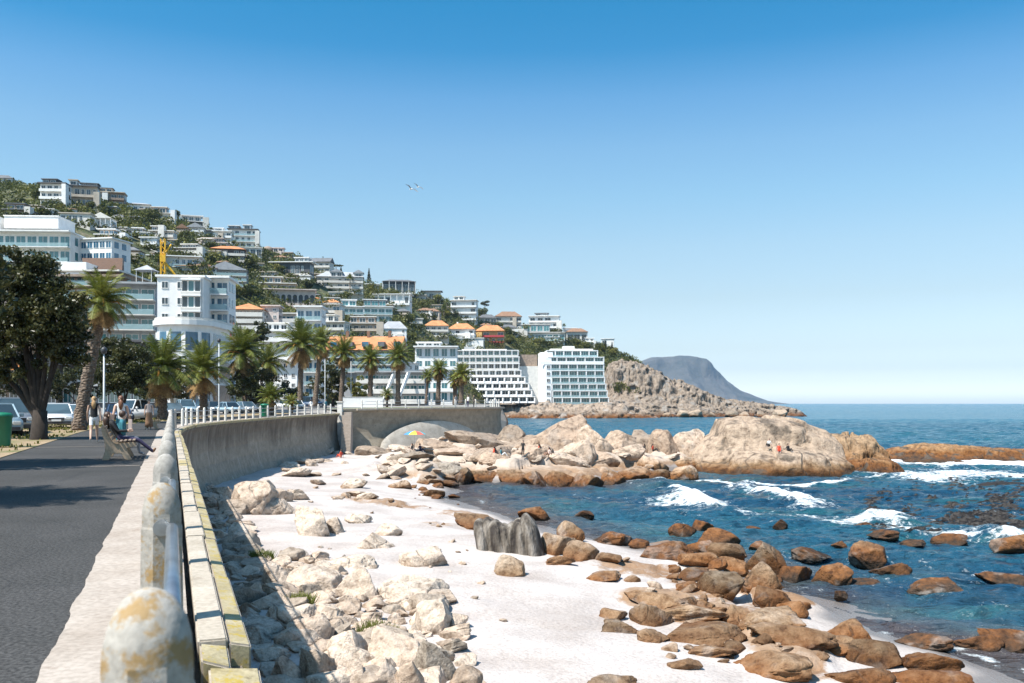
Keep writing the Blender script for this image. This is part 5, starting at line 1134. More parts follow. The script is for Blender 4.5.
# --- the two seafront hotels
HW = simple('hotel_white', (.82, .81, .8), .55, .06, .5)
def hotel_a():
    Y = 470; s = Y/F; root = empty('hotel', at(495, 403, Y), -.04, 'white stepped hotel whose lower terraces spread down to the sea', 'hotel')
    fl = 8; fh = 53*s/fl; w = 76*s
    for f in range(fl):
        x0 = -w/2; x1 = ((535, 532, 529, 525, 521, 519, 519, 518)[f]-495)*s; y0 = 0 if f > 3 else -2.6*(4-f)
        mb = MB(); mb.box(x0, x1, y0+1.6, 16, f*fh, (f+1)*fh-.3, HW); mb.build('storey', root)
        mb = MB(); mb.box(x0-.3, x1+.3, y0, 16, (f+1)*fh-.3, (f+1)*fh-.003, HW); mb.box(x0, x1, y0, y0+.12, f*fh, f*fh+.85, HW if f < 4 else OFFW); mb.build('balcony', root)
        nb = 10; bw = (x1-x0)/nb
        for k in range(nb):
            window(root, x0+bw*(k+.12), x0+bw*(k+.88), f*fh+.25, (f+1)*fh-.45, y0+1.6, WHITE, GLASST if f > 5 else GLASS, t=.16)
        if f < 4:
            mb = MB()
            for k in range(nb+1):
                x = x0+bw*k; mb.prism([(y0-1.6, f*fh), (y0+1.6, f*fh), (y0+1.6, (f+1)*fh-.3), (y0+.6, (f+1)*fh-.3)], x-.16, x+.16, HW, 'x')
            mb.build('terrace_dividers', root)
        else:
            mb = MB()
            for k in range(nb+1): x = x0+bw*k; mb.box(x-.12, x+.12, y0, y0+1.6, f*fh, (f+1)*fh-.3, HW)
            mb.build('balcony_dividers', root)
    mb = MB(); mb.box(-w/2-4, -w/2+.4, 1, 15, -1, fl*fh, HW); mb.build('stair_tower', root)
    mb = MB(); mb.box(w*.28, w*.5+3, 4, 16, -1, fh*5.6, OFFW); mb.box(w*.3, w*.5+2, 7, 16, fh*5.6, fh*7.4, STONE); mb.build('link_wing', root)
    mb = MB(); mb.box(-w/2+2, w/2-14, 5, 14, fl*fh, fl*fh+.8, OFFW); mb.box(-w/2+3, -w/2+8, 7, 12, fl*fh+.8, fl*fh+2.2, GREYP); mb.build('roof', root)
def hotel_b():
    Y = 470; s = Y/F; root = empty('hotel', at(572, 404, Y), .05, 'white hotel with a rounded left wall and tiers of glass balconies', 'hotel')
    fl = 8; fh = 54*s/fl; w = 64*s
    for f in range(fl):
        x0 = -w/2+5+(0 if f < 6 else -1.5)+.9*(fl-f)*.25; x1 = w/2+(2.5-(f)*.7 if f < 4 else 0)-(3 if f == 7 else 0); y0 = (1.8 if f > 6 else 0)
        mb = MB(); mb.box(x0, x1, y0+1.4, 16, f*fh, (f+1)*fh-.3, HW); mb.build('storey', root)
        mb = MB(); mb.box(x0, x1+.3, y0-.2, 16, (f+1)*fh-.35, (f+1)*fh-.003, HW); mb.build('slab', root)
        mb = MB(); mb.box(x0, x1, y0-.15, y0-.08, f*fh+.003, f*fh+1.0, BGL) if f != 6 else mb.box(x0-4, x1, y0-.3, y0-.1, f*fh-.5, f*fh+1.2, HW); mb.build('balcony_rail', root)
        nb = 6; bw = (x1-x0)/nb
        for k in range(nb): window(root, x0+bw*(k+.06), x0+bw*(k+.94), f*fh+.15, (f+1)*fh-.4, y0+1.4, WHITE, GLASST, t=.16, cols=3)
        mb = MB()
        for k in range(nb+1): x = x0+bw*k; mb.box(x-.22, x+.22, y0-.1, y0+1.4, f*fh, (f+1)*fh-.36, HW)
        mb.build('pier', root)
    pl = [(-w/2+6, 0), (-w/2+3, -.2), (-w/2+.5, 1.5), (-w/2-.5, 4), (-w/2-.5, 16), (-w/2+6, 16)]
    mb = MB(); mb.prism(pl, -1, fh*6.9, HW); mb.prism([(x+.8, y+1.5) for x, y in pl], fh*6.9, fh*7.7, HW); mb.build('round_wall', root)
    for f in range(6): window(root, -w/2+3.4, -w/2+5.2, f*fh+.8, (f+1)*fh-.9, -.22, WHITE, GLASS, t=.15)
    mb = MB(); mb.box(-w/2+6, w/2-5, 4, 14, fl*fh, fl*fh+.9, OFFW); mb.box(-4, 2, 6, 11, fl*fh+.9, fl*fh+2.4, WHITE); mb.build('roof', root)
hotel_a(); hotel_b()
# wall line on top of the headland
mb = MB()
for a, b in ((608, 622), (622, 645)):
    A_, B_ = at(a, 365.5, 522), at(b, 366.5, 524); mb.prism([(A_.x, A_.y), (B_.x, B_.y), (B_.x, B_.y+.6), (A_.x, A_.y+.6)], A_.z-6, A_.z+.6, BEIGE)
tag(mb.build('boundary_wall'), 'beige boundary wall along the top of the headland cliff', 'wall')
# crane
cr = empty('tower_crane', at(163, 300, 225), .2, 'yellow lattice crane mast standing between the white villas', 'crane')
mb = MB(); Hc = 15.2
for sx in (-.5, .5):
    for sy in (-.5, .5): mb.tube([(sx, sy, -16), (sx, sy, Hc)], .14, YEL, 5)
for k in range(22):
    z0 = -16+k*1.42; s_ = 1 if k % 2 else -1
    for q in ((-.5*s_, -.5, .5*s_, -.7), (.5, -.5*s_, .5, .5*s_), (-.5*s_, .5, .5*s_, .5)): mb.tube([(q[0], q[1], z0), (q[2], q[3], z0+1.42)], .09, YEL, 4)
mb.build('mast', cr)
mb = MB(); mb.box(-.65, .65, -.65, .65, 9.5, 11.2, YEL); mb.tube([(0, 0, 10), (3.6, 0, 5.5)], [.35, .2], YEL, 6); mb.tube([(0, 0, 11), (2.0, 0, 14)], .22, YEL, 6); mb.build('cab', cr)
# ================================================================ palms
def frond_mesh(mb, base, az, el0, L, droop, m, nl=26, wl=.5, r=random):
    """one pinnate frond: a curving midrib with narrow leaflets on both sides"""
    pts = []; d = Vector((math.cos(az)*math.cos(el0), math.sin(az)*math.cos(el0), math.sin(el0))); p = Vector(base); n = 9
    side = Vector((-math.sin(az), math.cos(az), 0))
    for i in range(n+1):
        pts.append(p.copy()); p = p+d*(L/n); d.z -= droop/n*(.4+1.2*i/n); d.normalize()
    for i in range(n):
        a, b = pts[i], pts[i+1]; w = .04*(1-i/n)+.01; mb.add([a-side*w, a+side*w, b+side*w*.8, b-side*w*.8], [(0, 1, 2, 3)], m)
    for k in range(nl):
        t = .1+.88*k/nl; i = min(n-1, int(t*n)); q = pts[i].lerp(pts[i+1], t*n-i); dd = (pts[i+1]-pts[i]).normalized(); up = dd.cross(side)*-1
        ll = wl*math.sin(PI*min(1, t*.85+.18))**.6*r.uniform(.8, 1.1)
        for s in (-1, 1):
            tip = q+side*s*ll*.8+dd*ll*.55+Vector((0, 0, -1))*ll*r.uniform(.05, .35)+up*ll*.15; wv = dd*.026
            mb.add([q-wv, q+wv, tip+wv*.3, tip-wv*.3], [(0, 1, 2, 3)], m)
def palm_proto(seed, R=2.4, nf=52, ndead=38, fruit=True, upright=.0):
    r = random.Random(seed); g = MB(); d = MB()
    for k in range(nf):
        q = k/nf; az = k*2.39996+r.uniform(-.2, .2); el = 1.35-1.55*q+r.uniform(-.12, .12)+upright
        frond_mesh(g, (0, 0, .1*(1-q)), az, el, R*r.uniform(.85, 1.12), 1.25+.7*q, PALMG, 36, R*.25, r)
    for k in range(ndead):
        az = k*2.39996+r.uniform(-.3, .3); frond_mesh(d, (0, 0, -.25), az, -.3-.8*r.random(), R*r.uniform(.5, .85), 1.4, PALMD, 24, R*.17, r)
    if fruit:
        for k in range(5):
            az = k*1.3+r.random(); a = Vector((math.cos(az), math.sin(az), 0)); d.tube([(0, 0, 0), a*.4*R+Vector((0, 0, .1)), a*.55*R+Vector((0, 0, -.15*R))], [.03, .05, .06], FRUIT, 5)
    a = g.build('c'); b = d.build('c'); m = (a.data, b.data); bpy.data.objects.remove(a); bpy.data.objects.remove(b); return m
PP = [palm_proto(1), palm_proto(2, nf=40, ndead=60), palm_proto(3, nf=46, ndead=32, upright=.15), palm_proto(4, nf=36, ndead=30)]
PG = 'palms along the promenade'
def palm(px, Y, pyc, pyb, R, label, tw=.3, lean=0, k=0, bulge=1.25, rz=0):
    b = at(px+lean, pyb, Y); b.z = EYE+(HOR-pyb)/F*Y; c = at(px, pyc, Y); root = empty('palm_tree', b, 0, label, 'palm tree', PG)
    h = c.z-b.z; dx = c.x-b.x; mb = MB(); n = 22; pts = []; rs = []
    for i in range(n+1):
        t = i/n; pts.append((dx*(t**1.3), .15*math.sin(t*3), h*t-(.3 if i == 0 else 0))); rs.append(tw*(1.25-.25*min(1, t*4) if t < .25 else 1)*(1.1 if i % 2 else .94)*(bulge if t > .86 else 1))
    mb.tube(pts, rs, PBARK, 12); mb.build('trunk', root, True)
    g, d = PP[k]; link('crown', g, root, (dx, 0, h+.1), (0, 0, rz), (R/2.4,)*3); link('dead_fronds', d, root, (dx, 0, h+.1), (0, 0, rz), (R/2.4,)*3)
    return root
palm(102, 49, 304, 430, 2.05, 'thick old palm with a yellow-brown shaggy crown right of the dark tree', .31, -23, 1)
palm(162, 76, 372, 423, 3.5, 'stout palm with a full green crown beside the path', .38, 0, 0, rz=1)
palm(203, 84, 374, 419, 3.3, 'stout palm directly left of the tall lamp pole', .36, 0, 2, rz=2)
palm(242, 112, 354, 412, 3.9, 'palm rising behind the round dark tree by the road', .3, 3, 0, rz=3)
palm(268, 120, 364, 410, 3.2, 'smaller palm right of the round dark tree', .26, 0, 1, rz=.6)
palm(301, 126, 347, 407, 4.2, 'tall palm with a wide feathery crown in the middle of the row', .36, -1, 2, rz=.3)
palm(321, 134, 345, 406, 3.1, 'leaning palm just right of the tall feathery one', .36, -6, 1, rz=1.9)
palm(344, 140, 354, 405, 3.1, 'slightly leaning palm before the orange-roofed block', .36, -3, 1, rz=2.7)
palm(371, 140, 361, 405, 2.9, 'palm standing at the white hoarding', .38, -1, 1, rz=4)
palm(398, 141, 358, 404, 3.0, 'palm just right of the white hoarding', .36, 0, 1, rz=5)
palm(428, 150, 377, 403, 1.6, 'slender small palm before the stepped block', .2, -2, 3, rz=1)
palm(439, 146, 371, 403, 2.3, 'palm before the white block with glazed bays', .36, -1, 1, rz=3.3)
palm(455, 146, 381, 403, 1.9, 'shorter palm, left of the last close pair', .34, 0, 3, rz=2)
palm(462, 144, 375, 403, 2.3, 'palm at the right end of the promenade row', .36, -1, 1, rz=.2)
palm(271, 98, 399, 414, 1.9, 'young low palm behind the white railing', .28, 0, 2, rz=2)
palm(291, 108, 403, 412, 1.3, 'small yellowish young palm behind the white railing', .2, 0, 3, rz=4)
palm(387, 135, 395, 405, 1.3, 'very small palm bush by the end of the hoarding', .15, 0, 3, rz=4)
# ================================================================ broadleaf trees
def tree(px, Y, pyb, blobs, label, tw=.3, leaf=.16, n=2600, cat='tree', group=None, mat=LEAF, seed=1, trunkx=None, name='tree'):
    """blobs: (px, py, rx px, ry px) clumps of the crown at distance Y"""
    r = np.random.default_rng(seed); b = Vector((gx(px, Y), Y, EYE+(HOR-pyb)/F*Y)); root = empty(name, b, 0, label, cat, group); V = []; s = Y/F; mb = MB()
    for i, (bx, by, rx, ry) in enumerate(blobs):
        c = at(bx, by, Y+r.uniform(-.35, .35)*rx*s)-b; R = Vector((rx*s, rx*s*.85, ry*s)); nn = max(4, int(n*.72*(rx*ry)/sum(q[2]*q[3] for q in blobs)/90))
        for j in range(nn):
            u = Vector(r.normal(size=3)); u.normalize(); u *= r.uniform(.35, 1.25)**.6
            cc = Vector((c.x+u.x*R.x, c.y+u.y*R.y, c.z+u.z*R.z)); q = r.uniform(.16, .3)*min(R.x, R.z)+leaf; V.append(leaf_cloud(cc, (q*1.25, q*1.25, q*.75), 90, leaf, r))
        fk = .12+.16*((i*7) % 5)/5; hz_ = max(c.z, 1); pm = [Vector((0, 0, 0)), Vector((c.x*.03, 0, hz_*fk)), Vector((c.x*.35+.1*math.sin(i), c.y*.3, hz_*(fk+.3))), Vector((c.x*.75, c.y*.7, hz_*.85)), c]; mb.tube(pm, [tw*.6, tw*.55, tw*.36, tw*.2, tw*.08], BARK, 8)
    mb.tube([(0, 0, -.3), (0, 0, .15), (.05, 0, 1.2)], [tw*1.5, tw*1.1, tw*.9], BARK, 10)
    mb.build('trunk', root, True); V = np.concatenate(V); link('crown', np_mesh('crown', V, np.arange(len(V)).reshape(-1, 4), mat, False), root)
    return root
tree(39, 36.5, 440, [(8, 268, 26, 20), (34, 282, 28, 26), (12, 305, 36, 28), (50, 318, 32, 30), (68, 338, 22, 26), (30, 345, 34, 22), (-20, 300, 34, 40), (-30, 345, 30, 24), (66, 300, 16, 18), (14, 372, 20, 10)], 'big dark broad-leaved tree overhanging the path at the left edge', .3, .085, 60000, seed=3)
tree(122, 66, 420, [(118, 352, 18, 16), (134, 362, 18, 18), (110, 374, 16, 16), (126, 382, 20, 14), (104, 352, 8, 12)], 'dark glossy tree between the thick palm and the stout palm', .2, .1, 22000, seed=4)
tree(252, 112, 411, [(250, 374, 18, 12), (264, 384, 16, 12), (240, 386, 14, 11), (254, 392, 22, 9)], 'round dark tree over parked cars right of the lamp pole', .25, .14, 12000, seed=5)
tree(190, 122, 408, [(184, 384, 14, 12), (176, 392, 12, 8)], 'dark tree in shade between two stout palms', .2, .15, 6000, seed=6)
tree(333, 150, 406, [(330, 372, 12, 14), (340, 384, 10, 13), (322, 386, 10, 12), (333, 394, 13, 8)], 'dense dark tree behind the leaning palms', .25, .18, 9000, seed=7)
tree(28, 96, 416, [(20, 372, 26, 14), (44, 380, 20, 12), (4, 382, 20, 14)], 'dark street tree added for shade behind the silver and white cars at far left', .22, .14, 14000, seed=21)  # this and the next two trees are added to darken the street
tree(80, 104, 414, [(76, 378, 22, 12), (96, 386, 18, 11), (62, 388, 14, 9)], 'dark street tree added for shade behind the thick palm trunk', .22, .14, 12000, seed=22)
tree(140, 110, 412, [(140, 384, 18, 11), (152, 390, 14, 9)], 'dark street tree added for shade behind the white pickup', .22, .14, 9000, seed=23)
tree(262, 205, 404, [(256, 334, 10, 8), (264, 328, 8, 7)], 'dark tree against the rounded cream block', .3, .3, 3000, seed=8)
tree(288, 165, 406, [(284, 392, 11, 9), (296, 396, 9, 7)], 'low dark tree behind the tall feathery palm', .2, .2, 4000, seed=9)
tree(358, 160, 405, [(355, 386, 8, 9), (362, 392, 8, 7)], 'bushy green tree left of the stepped block', .2, .2, 3000, seed=10, mat=LEAFH)
# two trees beside the path just outside the frame: their shade lies across the asphalt
sh_ = tree(-120, 20.6, 470, [(-125, 290, 100, 70), (-85, 262, 65, 55), (-170, 260, 90, 70)], 'dark broad-leaved tree shading the path from outside the left edge', .25, .09, 24000, seed=12)
pp_ = empty('palm_tree', (-10.9, 12.3, 0), 0, 'palm whose frond shadow falls on the nearest asphalt', 'palm tree', PG)
mb = MB(); mb.tube([(0, 0, -.2), (0, 0, 2), (.1, 0, 4.2)], [.3, .25, .3], PBARK, 10); mb.build('trunk', pp_); link('crown', PP[1][0], pp_, (.1, 0, 4.3)); link('dead_fronds', PP[1][1], pp_, (.1, 0, 4.3))
# hill trees one can tell apart
it = {}
r = random.Random(17)
def hill_tree(px, py, w, h, kind, lb=None):
    X, Y, z = hill_hit(px, py); s = Y/F; nm = {'round': 'tree', 'conifer': 'conifer_tree', 'palm': 'palm_tree', 'pine': 'pine_tree'}[kind]
    root = empty(nm, (X, Y, z-.3), r.uniform(0, 6), lb, 'tree' if kind != 'palm' else 'palm tree', 'trees on the hillside'); W_m, H_m = w*s, h*s; rr = np.random.default_rng(int(px*7+py)); V = []
    if kind == 'conifer':
        for k in range(9): t = k/8; V.append(leaf_cloud((0, 0, H_m*(.15+.82*t)), (W_m*.5*(1.05-t), W_m*.5*(1.05-t), H_m*.08), 90, .35, rr))
    elif kind == 'palm':
        g, d = PP[int(px) % 4]; link('crown', g, root, (0, 0, H_m-.5), (0, 0, px), (W_m/4.8,)*3)
    elif kind == 'pine':
        for k in range(7): a = k*.9; V.append(leaf_cloud((W_m*.3*math.cos(a), W_m*.3*math.sin(a), H_m*(.72+.03*k)), (W_m*.26, W_m*.26, H_m*.07), 110, .35, rr))
    else:
        for k in range(9):
            u = rr.normal(size=3); u /= np.linalg.norm(u); V.append(leaf_cloud((u[0]*W_m*.26, u[1]*W_m*.26, H_m*(.58+.22*u[2])), (W_m*.26, W_m*.26, H_m*.22), 120, .42, rr))
    mb = MB(); mb.tube([(0, 0, -1), (0, 0, H_m*(.95 if kind != 'round' else .6))], [.35, .15], BARK if kind != 'palm' else PBARK, 7); mb.build('trunk', root, True)
    if V: V = np.concatenate(V); link('crown', np_mesh('crown', V, np.arange(len(V)).reshape(-1, 4), LEAFH if kind == 'round' else LEAF, False), root)
    return root
for row, tail in (
    ([(150, 222, 16, 14), (84, 206, 10, 9), (92, 211, 9, 11), (125, 210, 9, 9), (176, 219, 9, 13), (60, 212, 14, 9), (22, 206, 18, 9), (212, 227, 9, 7), (38, 200, 16, 12)], 'along the upper left slope'),
    ([(152, 226, 20, 22), (186, 240, 12, 10), (126, 250, 12, 14), (172, 262, 14, 13), (138, 262, 12, 13), (192, 272, 16, 12), (208, 266, 18, 14), (230, 262, 16, 10), (250, 270, 20, 14)], 'across the middle left slope'),
    ([(262, 262, 18, 13), (280, 272, 14, 10), (298, 262, 14, 10), (292, 282, 14, 10), (318, 264, 12, 12), (250, 300, 18, 14), (308, 290, 12, 12), (236, 296, 14, 12)], 'across the centre of the slope'),
    ([(342, 302, 16, 13), (356, 298, 16, 12), (372, 296, 16, 14), (398, 300, 16, 10), (424, 312, 18, 13), (438, 306, 14, 12), (408, 326, 14, 14), (446, 318, 12, 10), (412, 342, 14, 10)], 'between the villas right of centre'),
    ([(482, 318, 14, 12), (500, 324, 12, 10), (510, 344, 14, 10), (540, 346, 14, 9), (556, 336, 16, 9), (584, 350, 14, 9), (600, 352, 12, 10), (614, 356, 12, 9), (508, 336, 12, 10), (575, 346, 12, 8), (626, 364, 10, 8)], 'above and beside the hotels')):
    rank_labels([(e[0], hill_tree(*e, 'round'), ('small' if e[2]*e[3] < 130 else 'broad')+' round-crowned green tree') for e in row], tail)
rank_labels([(p[0], hill_tree(*p, 'conifer'), 'dark pointed conifer') for p in ((323, 264, 6, 14), (341, 276, 5, 9), (369, 280, 6, 15), (605, 352, 4, 12), (612, 352, 4, 10), (630, 364, 4, 9))], 'on the skyline')
rank_labels([(p[0], hill_tree(*p, 'palm'), 'small hillside palm') for p in ((350, 300, 9, 24), (152, 250, 9, 14), (158, 268, 9, 12), (447, 316, 8, 16), (564, 332, 5, 13), (444, 320, 8, 14))], 'among the hill houses')
hill_tree(485, 316, 9, 17, 'pine', 'lone norfolk-style pine sticking up from the skyline'); hill_tree(336, 272, 14, 11, 'pine', 'flat-topped pine beside the skyline conifer')
for px, py, w, h, lb in ((622, 392, 18, 12, 'dark green bush growing in the headland cliff'), (634, 398, 14, 10, 'smaller green bush lower in the headland cliff')):
    rr = np.random.default_rng(px); V = [leaf_cloud(at(px+rr.uniform(-w, w)*.4, py-rr.uniform(.1, .8)*h, 505+rr.uniform(-1, 6)), (2.2, 1.8, 1.6), 70, .5, rr) for k in range(14)]
    V = np.concatenate(V); tag(link('bush', np_mesh('bush', V, np.arange(len(V)).reshape(-1, 4), LEAFH, False)), lb, 'bush', 'bushes in the headland cliff')
# grass tufts among the beach rocks
for px, py, w, lb, m_ in ((262, 560, 26, 'brownish grass tuft on the bank beside the wall shadow', PALMG), (300, 606, 30, 'bright green grass tuft among the pale rocks', PALMG), (378, 636, 42, 'green and rusty grass tuft beside the biggest pale boulder', PALMG)):
    X, Y, z = hit(px, py); rr = np.random.default_rng(px); V = []; s = w*Y/F/2
    for k in range(420):
        a = rr.uniform(0, 6.28); q = rr.uniform(0, 1)**.6; x, y = X+q*s*math.cos(a), Y+.6*q*s*math.sin(a); L_ = rr.uniform(.12, .34); b_ = rr.uniform(-.2, .2, 2); zz = float(zbeach(np.array([x]), np.array([y]))[0])+.05
        V += [(x-.012, y, zz), (x+.012, y, zz), (x+b_[0]+.004, y+b_[1], zz+L_), (x+b_[0]-.004, y+b_[1], zz+L_)]
    tag(link('grass_tuft', np_mesh('grass_tuft', V, np.arange(len(V)).reshape(-1, 4), m_, False)), lb, 'grass tuft', 'grass tufts among the beach rocks')
scrub()
# ================================================================ cars
CARW = simple('car_white', (.72, .73, .74), .25, .04, 1, spec=.7); CARS = simple('car_silver', (.35, .37, .39), .28, .04, 1, metal=.5); CARB = simple('car_blue', (.03, .06, .12), .25, .1, 1, spec=.8); CARG = simple('car_grey', (.09, .1, .11), .25, .1, 1, spec=.8); CARK = simple('car_pale', (.28, .38, .44), .25, .1, 1, spec=.7)
TYRE = simple('tyre', (.02, .02, .02), .9); LAMP = simple('headlamp', (.7, .7, .68), .1, .1, 9, spec=1); REDL = simple('tail_lamp', (.4, .02, .02), .2)
def car_proto(kind, paint):
    root = empty('parked_car', (0, 0, 0)); L = {'suv': 4.6, 'hatch': 4.1, 'sedan': 4.5, 'pickup': 5.2}[kind]; W = .9; Hh = {'suv': 1.78, 'hatch': 1.5, 'sedan': 1.43, 'pickup': 1.8}[kind]; f = -L/2
    belt = Hh*.58
    side = [(f+.05, .32), (f, .55), (f+.06, belt*.82), (f+.3, belt*.92), (f+1.15, belt), (-f-.5, belt+.03), (-f-.05, belt*.95), (-f, .6), (-f-.05, .34), (-f-.5, .26), (f+.5, .26)]
    mb = MB(); n = len(side); vs = []
    for xx, k, dz in ((-W+.08, .985, 0), (-W, 1, 0), (W, 1, 0), (W-.08, .985, 0)): pass
    mb.prism(side, -W, W, paint, 'x'); o = mb.build('body', root, bevel=.07); [setattr(p, 'use_smooth', True) for p in o.data.polygons]
    c0, c1 = f+1.1, {'suv': -f-.25, 'hatch': -f-.3, 'sedan': -f-.95, 'pickup': .75}[kind]; ws = .62; rs = .3 if kind != 'sedan' else .6
    b4 = [(-.84, c0), (.84, c0), (.84, c1), (-.84, c1)]; t4 = [(-.64, c0+ws), (.64, c0+ws), (.64, c1-rs), (-.64, c1-rs)]
    vs = [(x, y, belt-.02) for x, y in b4]+[(x, y, Hh-.06) for x, y in t4]
    mb = MB(); mb.add(vs, [(0, 1, 5, 4), (1, 2, 6, 5), (2, 3, 7, 6), (3, 0, 4, 7)], GLASS); mb.build('windows', root)
    mb = MB(); mb.add([(x*.99, y, Hh-.07) for x, y in t4]+[(x*.93, y*.97, Hh) for x, y in t4], [(4, 5, 6, 7), (0, 1, 5, 4), (1, 2, 6, 5), (2, 3, 7, 6), (3, 0, 4, 7)], paint)
    for i in range(4): mb.tube([vs[i], vs[i+4]], .045, paint, 5)
    for sx in (-1, 1): mb.tube([(sx*.845, (c0+c1)/2-.1, belt-.02), (sx*.65, (c0+c1)/2-.05, Hh-.06)], .04, paint, 5)
    mb.build('roof', root)
    for sx in (-1, 1):
        for yy in (f+.85, -f-.85):
            mb = MB(); mb.tube([(sx*.74, yy, .33), (sx*.93, yy, .33)], [.33, .33], TYRE, 18); w = mb.build('wheel', root)
            mb = MB(); mb.tube([(sx*.9, yy, .33), (sx*.945, yy, .33)], [.21, .19], METAL, 12); mb.build('rim', w)
        mb = MB(); mb.box(sx*.64-.17, sx*.64+.17, f-.03, f+.2, belt*.62, belt*.8, LAMP); mb.build('headlight', root, bevel=.03)
        mb = MB(); mb.box(sx*.74-.1, sx*.74+.1, -f-.12, -f+.02, belt*.65, belt*.88, REDL); mb.build('tail_light', root)
        mb = MB(); mb.box(sx*.98-.1, sx*.98+.08, c0+.25, c0+.38, belt, belt+.16, paint); mb.build('mirror', root, bevel=.02)
    mb = MB(); mb.box(-.42, .42, f-.025, f+.06, belt*.55, belt*.76, DMET); mb.build('grille', root)
    mb = MB(); mb.box(-.78, .78, f-.02, f+.1, .3, .44, DMET); mb.build('bumper', root)
    mb = MB(); mb.box(-.25, .25, f-.04, f-.022, .44, .55, WHITE); mb.build('number_plate', root)
    if kind == 'pickup':
        mb = MB(); mb.box(-.8, .8, .8, -f-.1, belt+.03, belt+.05, DMET); mb.tube([(-.7, -.2, Hh+.03), (-.7, .6, Hh+.03)], .03, DMET, 5); mb.build('load_bed', root)
    return root
protos = {}
def car(kind, paint, px, Y, yaw, z, label):
    k = (kind, paint.name)
    if k not in protos: o = protos[k] = car_proto(kind, paint)
    else: o = copy_tree(protos[k])
    o.location = (gx(px, Y), Y, z); o.rotation_euler = (0, 0, yaw); tag(o, label, 'car', 'cars parked along the road'); return o
car('suv', CARS, 14, 45, .55, 0, 'silver sports utility car behind the green bin, front towards the path')
car('hatch', CARK, -4, 41, .6, 0, 'pale blue car cut by the left photo edge')
car('hatch', CARW, 57, 54, .45, 0, 'white hatchback seen from the front between dark tree and thick palm')
car('sedan', CARW, 74, 62, .4, 0, 'white saloon half hidden behind the thick palm trunk')
car('pickup', CARW, 137, 76, -.3, 0, 'white pickup parked behind the auburn-haired woman')
car('sedan', CARB, 118, 70, .5, 0, 'dark blue saloon behind the walking women')
car('suv', CARK, 186, 98, .5, .1, 'pale blue sports utility car between the two stout palms')
car('sedan', CARG, 172, 90, .6, .1, 'dark grey saloon in shade beside the first stout palm')
car('suv', CARB, 203, 112, .3, .2, 'dark blue off-roader behind the second stout palm')
car('sedan', CARK, 229, 104, .8, .2, 'pale blue saloon right of the tall lamp pole')
car('hatch', CARG, 214, 106, .6, .2, 'dark hatchback at the foot of the tall lamp pole')
car('sedan', CARS, 245, 108, .8, .25, 'silver saloon under the round dark tree')
car('suv', CARW, 262, 114, .7, .3, 'white sports utility car right of the round dark tree')
car('hatch', CARW, 283, 132, .5, .55, 'white hatchback further off behind the young low palm')
car('suv', CARB, 311, 138, .9, .7, 'dark blue off-roader under the leaning palms')
car('sedan', CARW, 296, 126, .4, .5, 'white saloon at the foot of the tall feathery palm')
# shop awnings under the trees
for px, lb in ((4, 'small orange shop awning at the left edge under the dark tree'), (26, 'small orange shop awning beside the dark tree trunk')):
    o = at(px, 368, 118); mb = MB(); mb.add([(-1.6, 0, .8), (1.6, 0, .8), (1.6, -1.6, 0), (-1.6, -1.6, 0), (1.6, -1.6, -.3), (-1.6, -1.6, -.3), (1.6, 0, .7), (-1.6, 0, .7)], [(0, 1, 2, 3), (3, 2, 4, 5), (5, 4, 6, 7)], simple('awning', (.55, .2, .05), .8)); tag(mb.build('awning', loc=o), lb, 'awning')
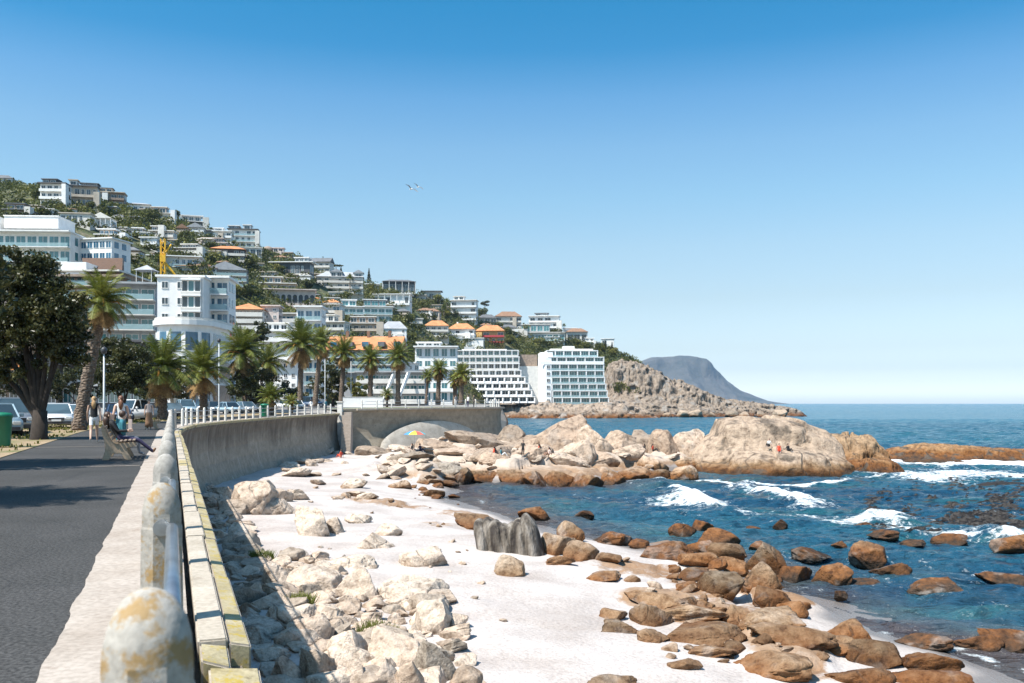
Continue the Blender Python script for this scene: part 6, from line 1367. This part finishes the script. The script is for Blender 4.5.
# ================================================================ light, air, camera
W = bpy.data.worlds.new('World'); scene.world = W; W.use_nodes = True; nt = W.node_tree
sky = nt.nodes.new('ShaderNodeTexSky'); sky.sky_type = 'NISHITA'; sky.sun_disc = False
EL = math.radians(57.5); hx, hy = -.788, -.616
sky.sun_elevation = EL; sky.sun_rotation = math.atan2(hx, hy); sky.altitude = 0; sky.air_density = 1.0; sky.dust_density = 1.6; sky.ozone_density = 1.6
hs = nt.nodes.new('ShaderNodeMix'); hs.data_type = 'RGBA'; hs.blend_type = 'MULTIPLY'; hs.inputs[0].default_value = 1; tc = nt.nodes.new('ShaderNodeTexCoord'); sx = nt.nodes.new('ShaderNodeSeparateXYZ'); nt.links.new(tc.outputs['Generated'], sx.inputs[0]); rm_ = ramp(nt, [(0, (1.12, 1.15, 1.22)), (0.01, (1.1, 1.13, 1.2)), (0.022, (0.76, 0.79, 0.86)), (0.036, (0.55, 0.57, 0.62)), (0.059, (0.455, 0.46, 0.48)), (0.114, (0.403, 0.402, 0.382)), (0.168, (0.393, 0.42, 0.392)), (0.22, (0.346, 0.428, 0.412)), (0.271, (0.307, 0.416, 0.425)), (0.319, (0.219, 0.38, 0.43)), (0.365, (0.082, 0.313, 0.397)), (0.404, (0.056, 0.305, 0.391)), (0.8, (0.202, 0.374, 0.456))]); nt.links.new(sx.outputs[2], rm_.inputs[0]); nt.links.new(rm_.outputs[0], hs.inputs[7]); nt.links.new(sky.outputs[0], hs.inputs[6]); vm = nt.nodes.new('ShaderNodeVectorMath'); vm.operation = 'SCALE'; vm.inputs['Scale'].default_value = 1.75; nt.links.new(hs.outputs[2], vm.inputs[0]); nt.links.new(vm.outputs[0], nt.nodes['Background'].inputs[0]); nt.nodes['Background'].inputs[1].default_value = .15*1.0
L = bpy.data.lights.new('sun', 'SUN'); L.energy = 5.0; L.angle = math.radians(.53); L.color = (1, .95, .88); so = bpy.data.objects.new('sun', L); COL.objects.link(so)
so.rotation_euler = Vector((hx*math.cos(EL), hy*math.cos(EL), math.sin(EL))).to_track_quat('Z', 'Y').to_euler()
hm = bpy.data.materials.new('haze'); hm.use_nodes = True; n = hm.node_tree; n.nodes.remove(n.nodes['Principled BSDF'])
pv = n.nodes.new('ShaderNodeVolumePrincipled'); pv.inputs['Color'].default_value = (.42, .68, 1, 1); pv.inputs['Density'].default_value = 4.5e-5; pv.inputs['Anisotropy'].default_value = 0
n.links.new(pv.outputs[0], n.nodes['Material Output'].inputs['Volume'])
hz = MB(); hz.box(-9500, 9500, -300, 9400, SEA-4.2, 400, hm); tag(hz.build('haze'), 'thin sea haze over the whole bay', 'haze', kind='stuff')
cam = bpy.data.cameras.new('camera'); co = bpy.data.objects.new('camera', cam); COL.objects.link(co); scene.camera = co
co.location = (0, 0, EYE); co.rotation_euler = (PI/2, 0, 0); cam.sensor_width = 36; cam.lens = F*36/1024; cam.shift_y = (HOR-341.5)/1024; cam.clip_end = 40000; cam.clip_start = .1
cam.dof.use_dof = True; cam.dof.focus_distance = 45; cam.dof.aperture_fstop = 5.6
scene.view_settings.view_transform = 'Standard'; scene.view_settings.look = 'None'; scene.view_settings.exposure = .8; scene.view_settings.gamma = 1
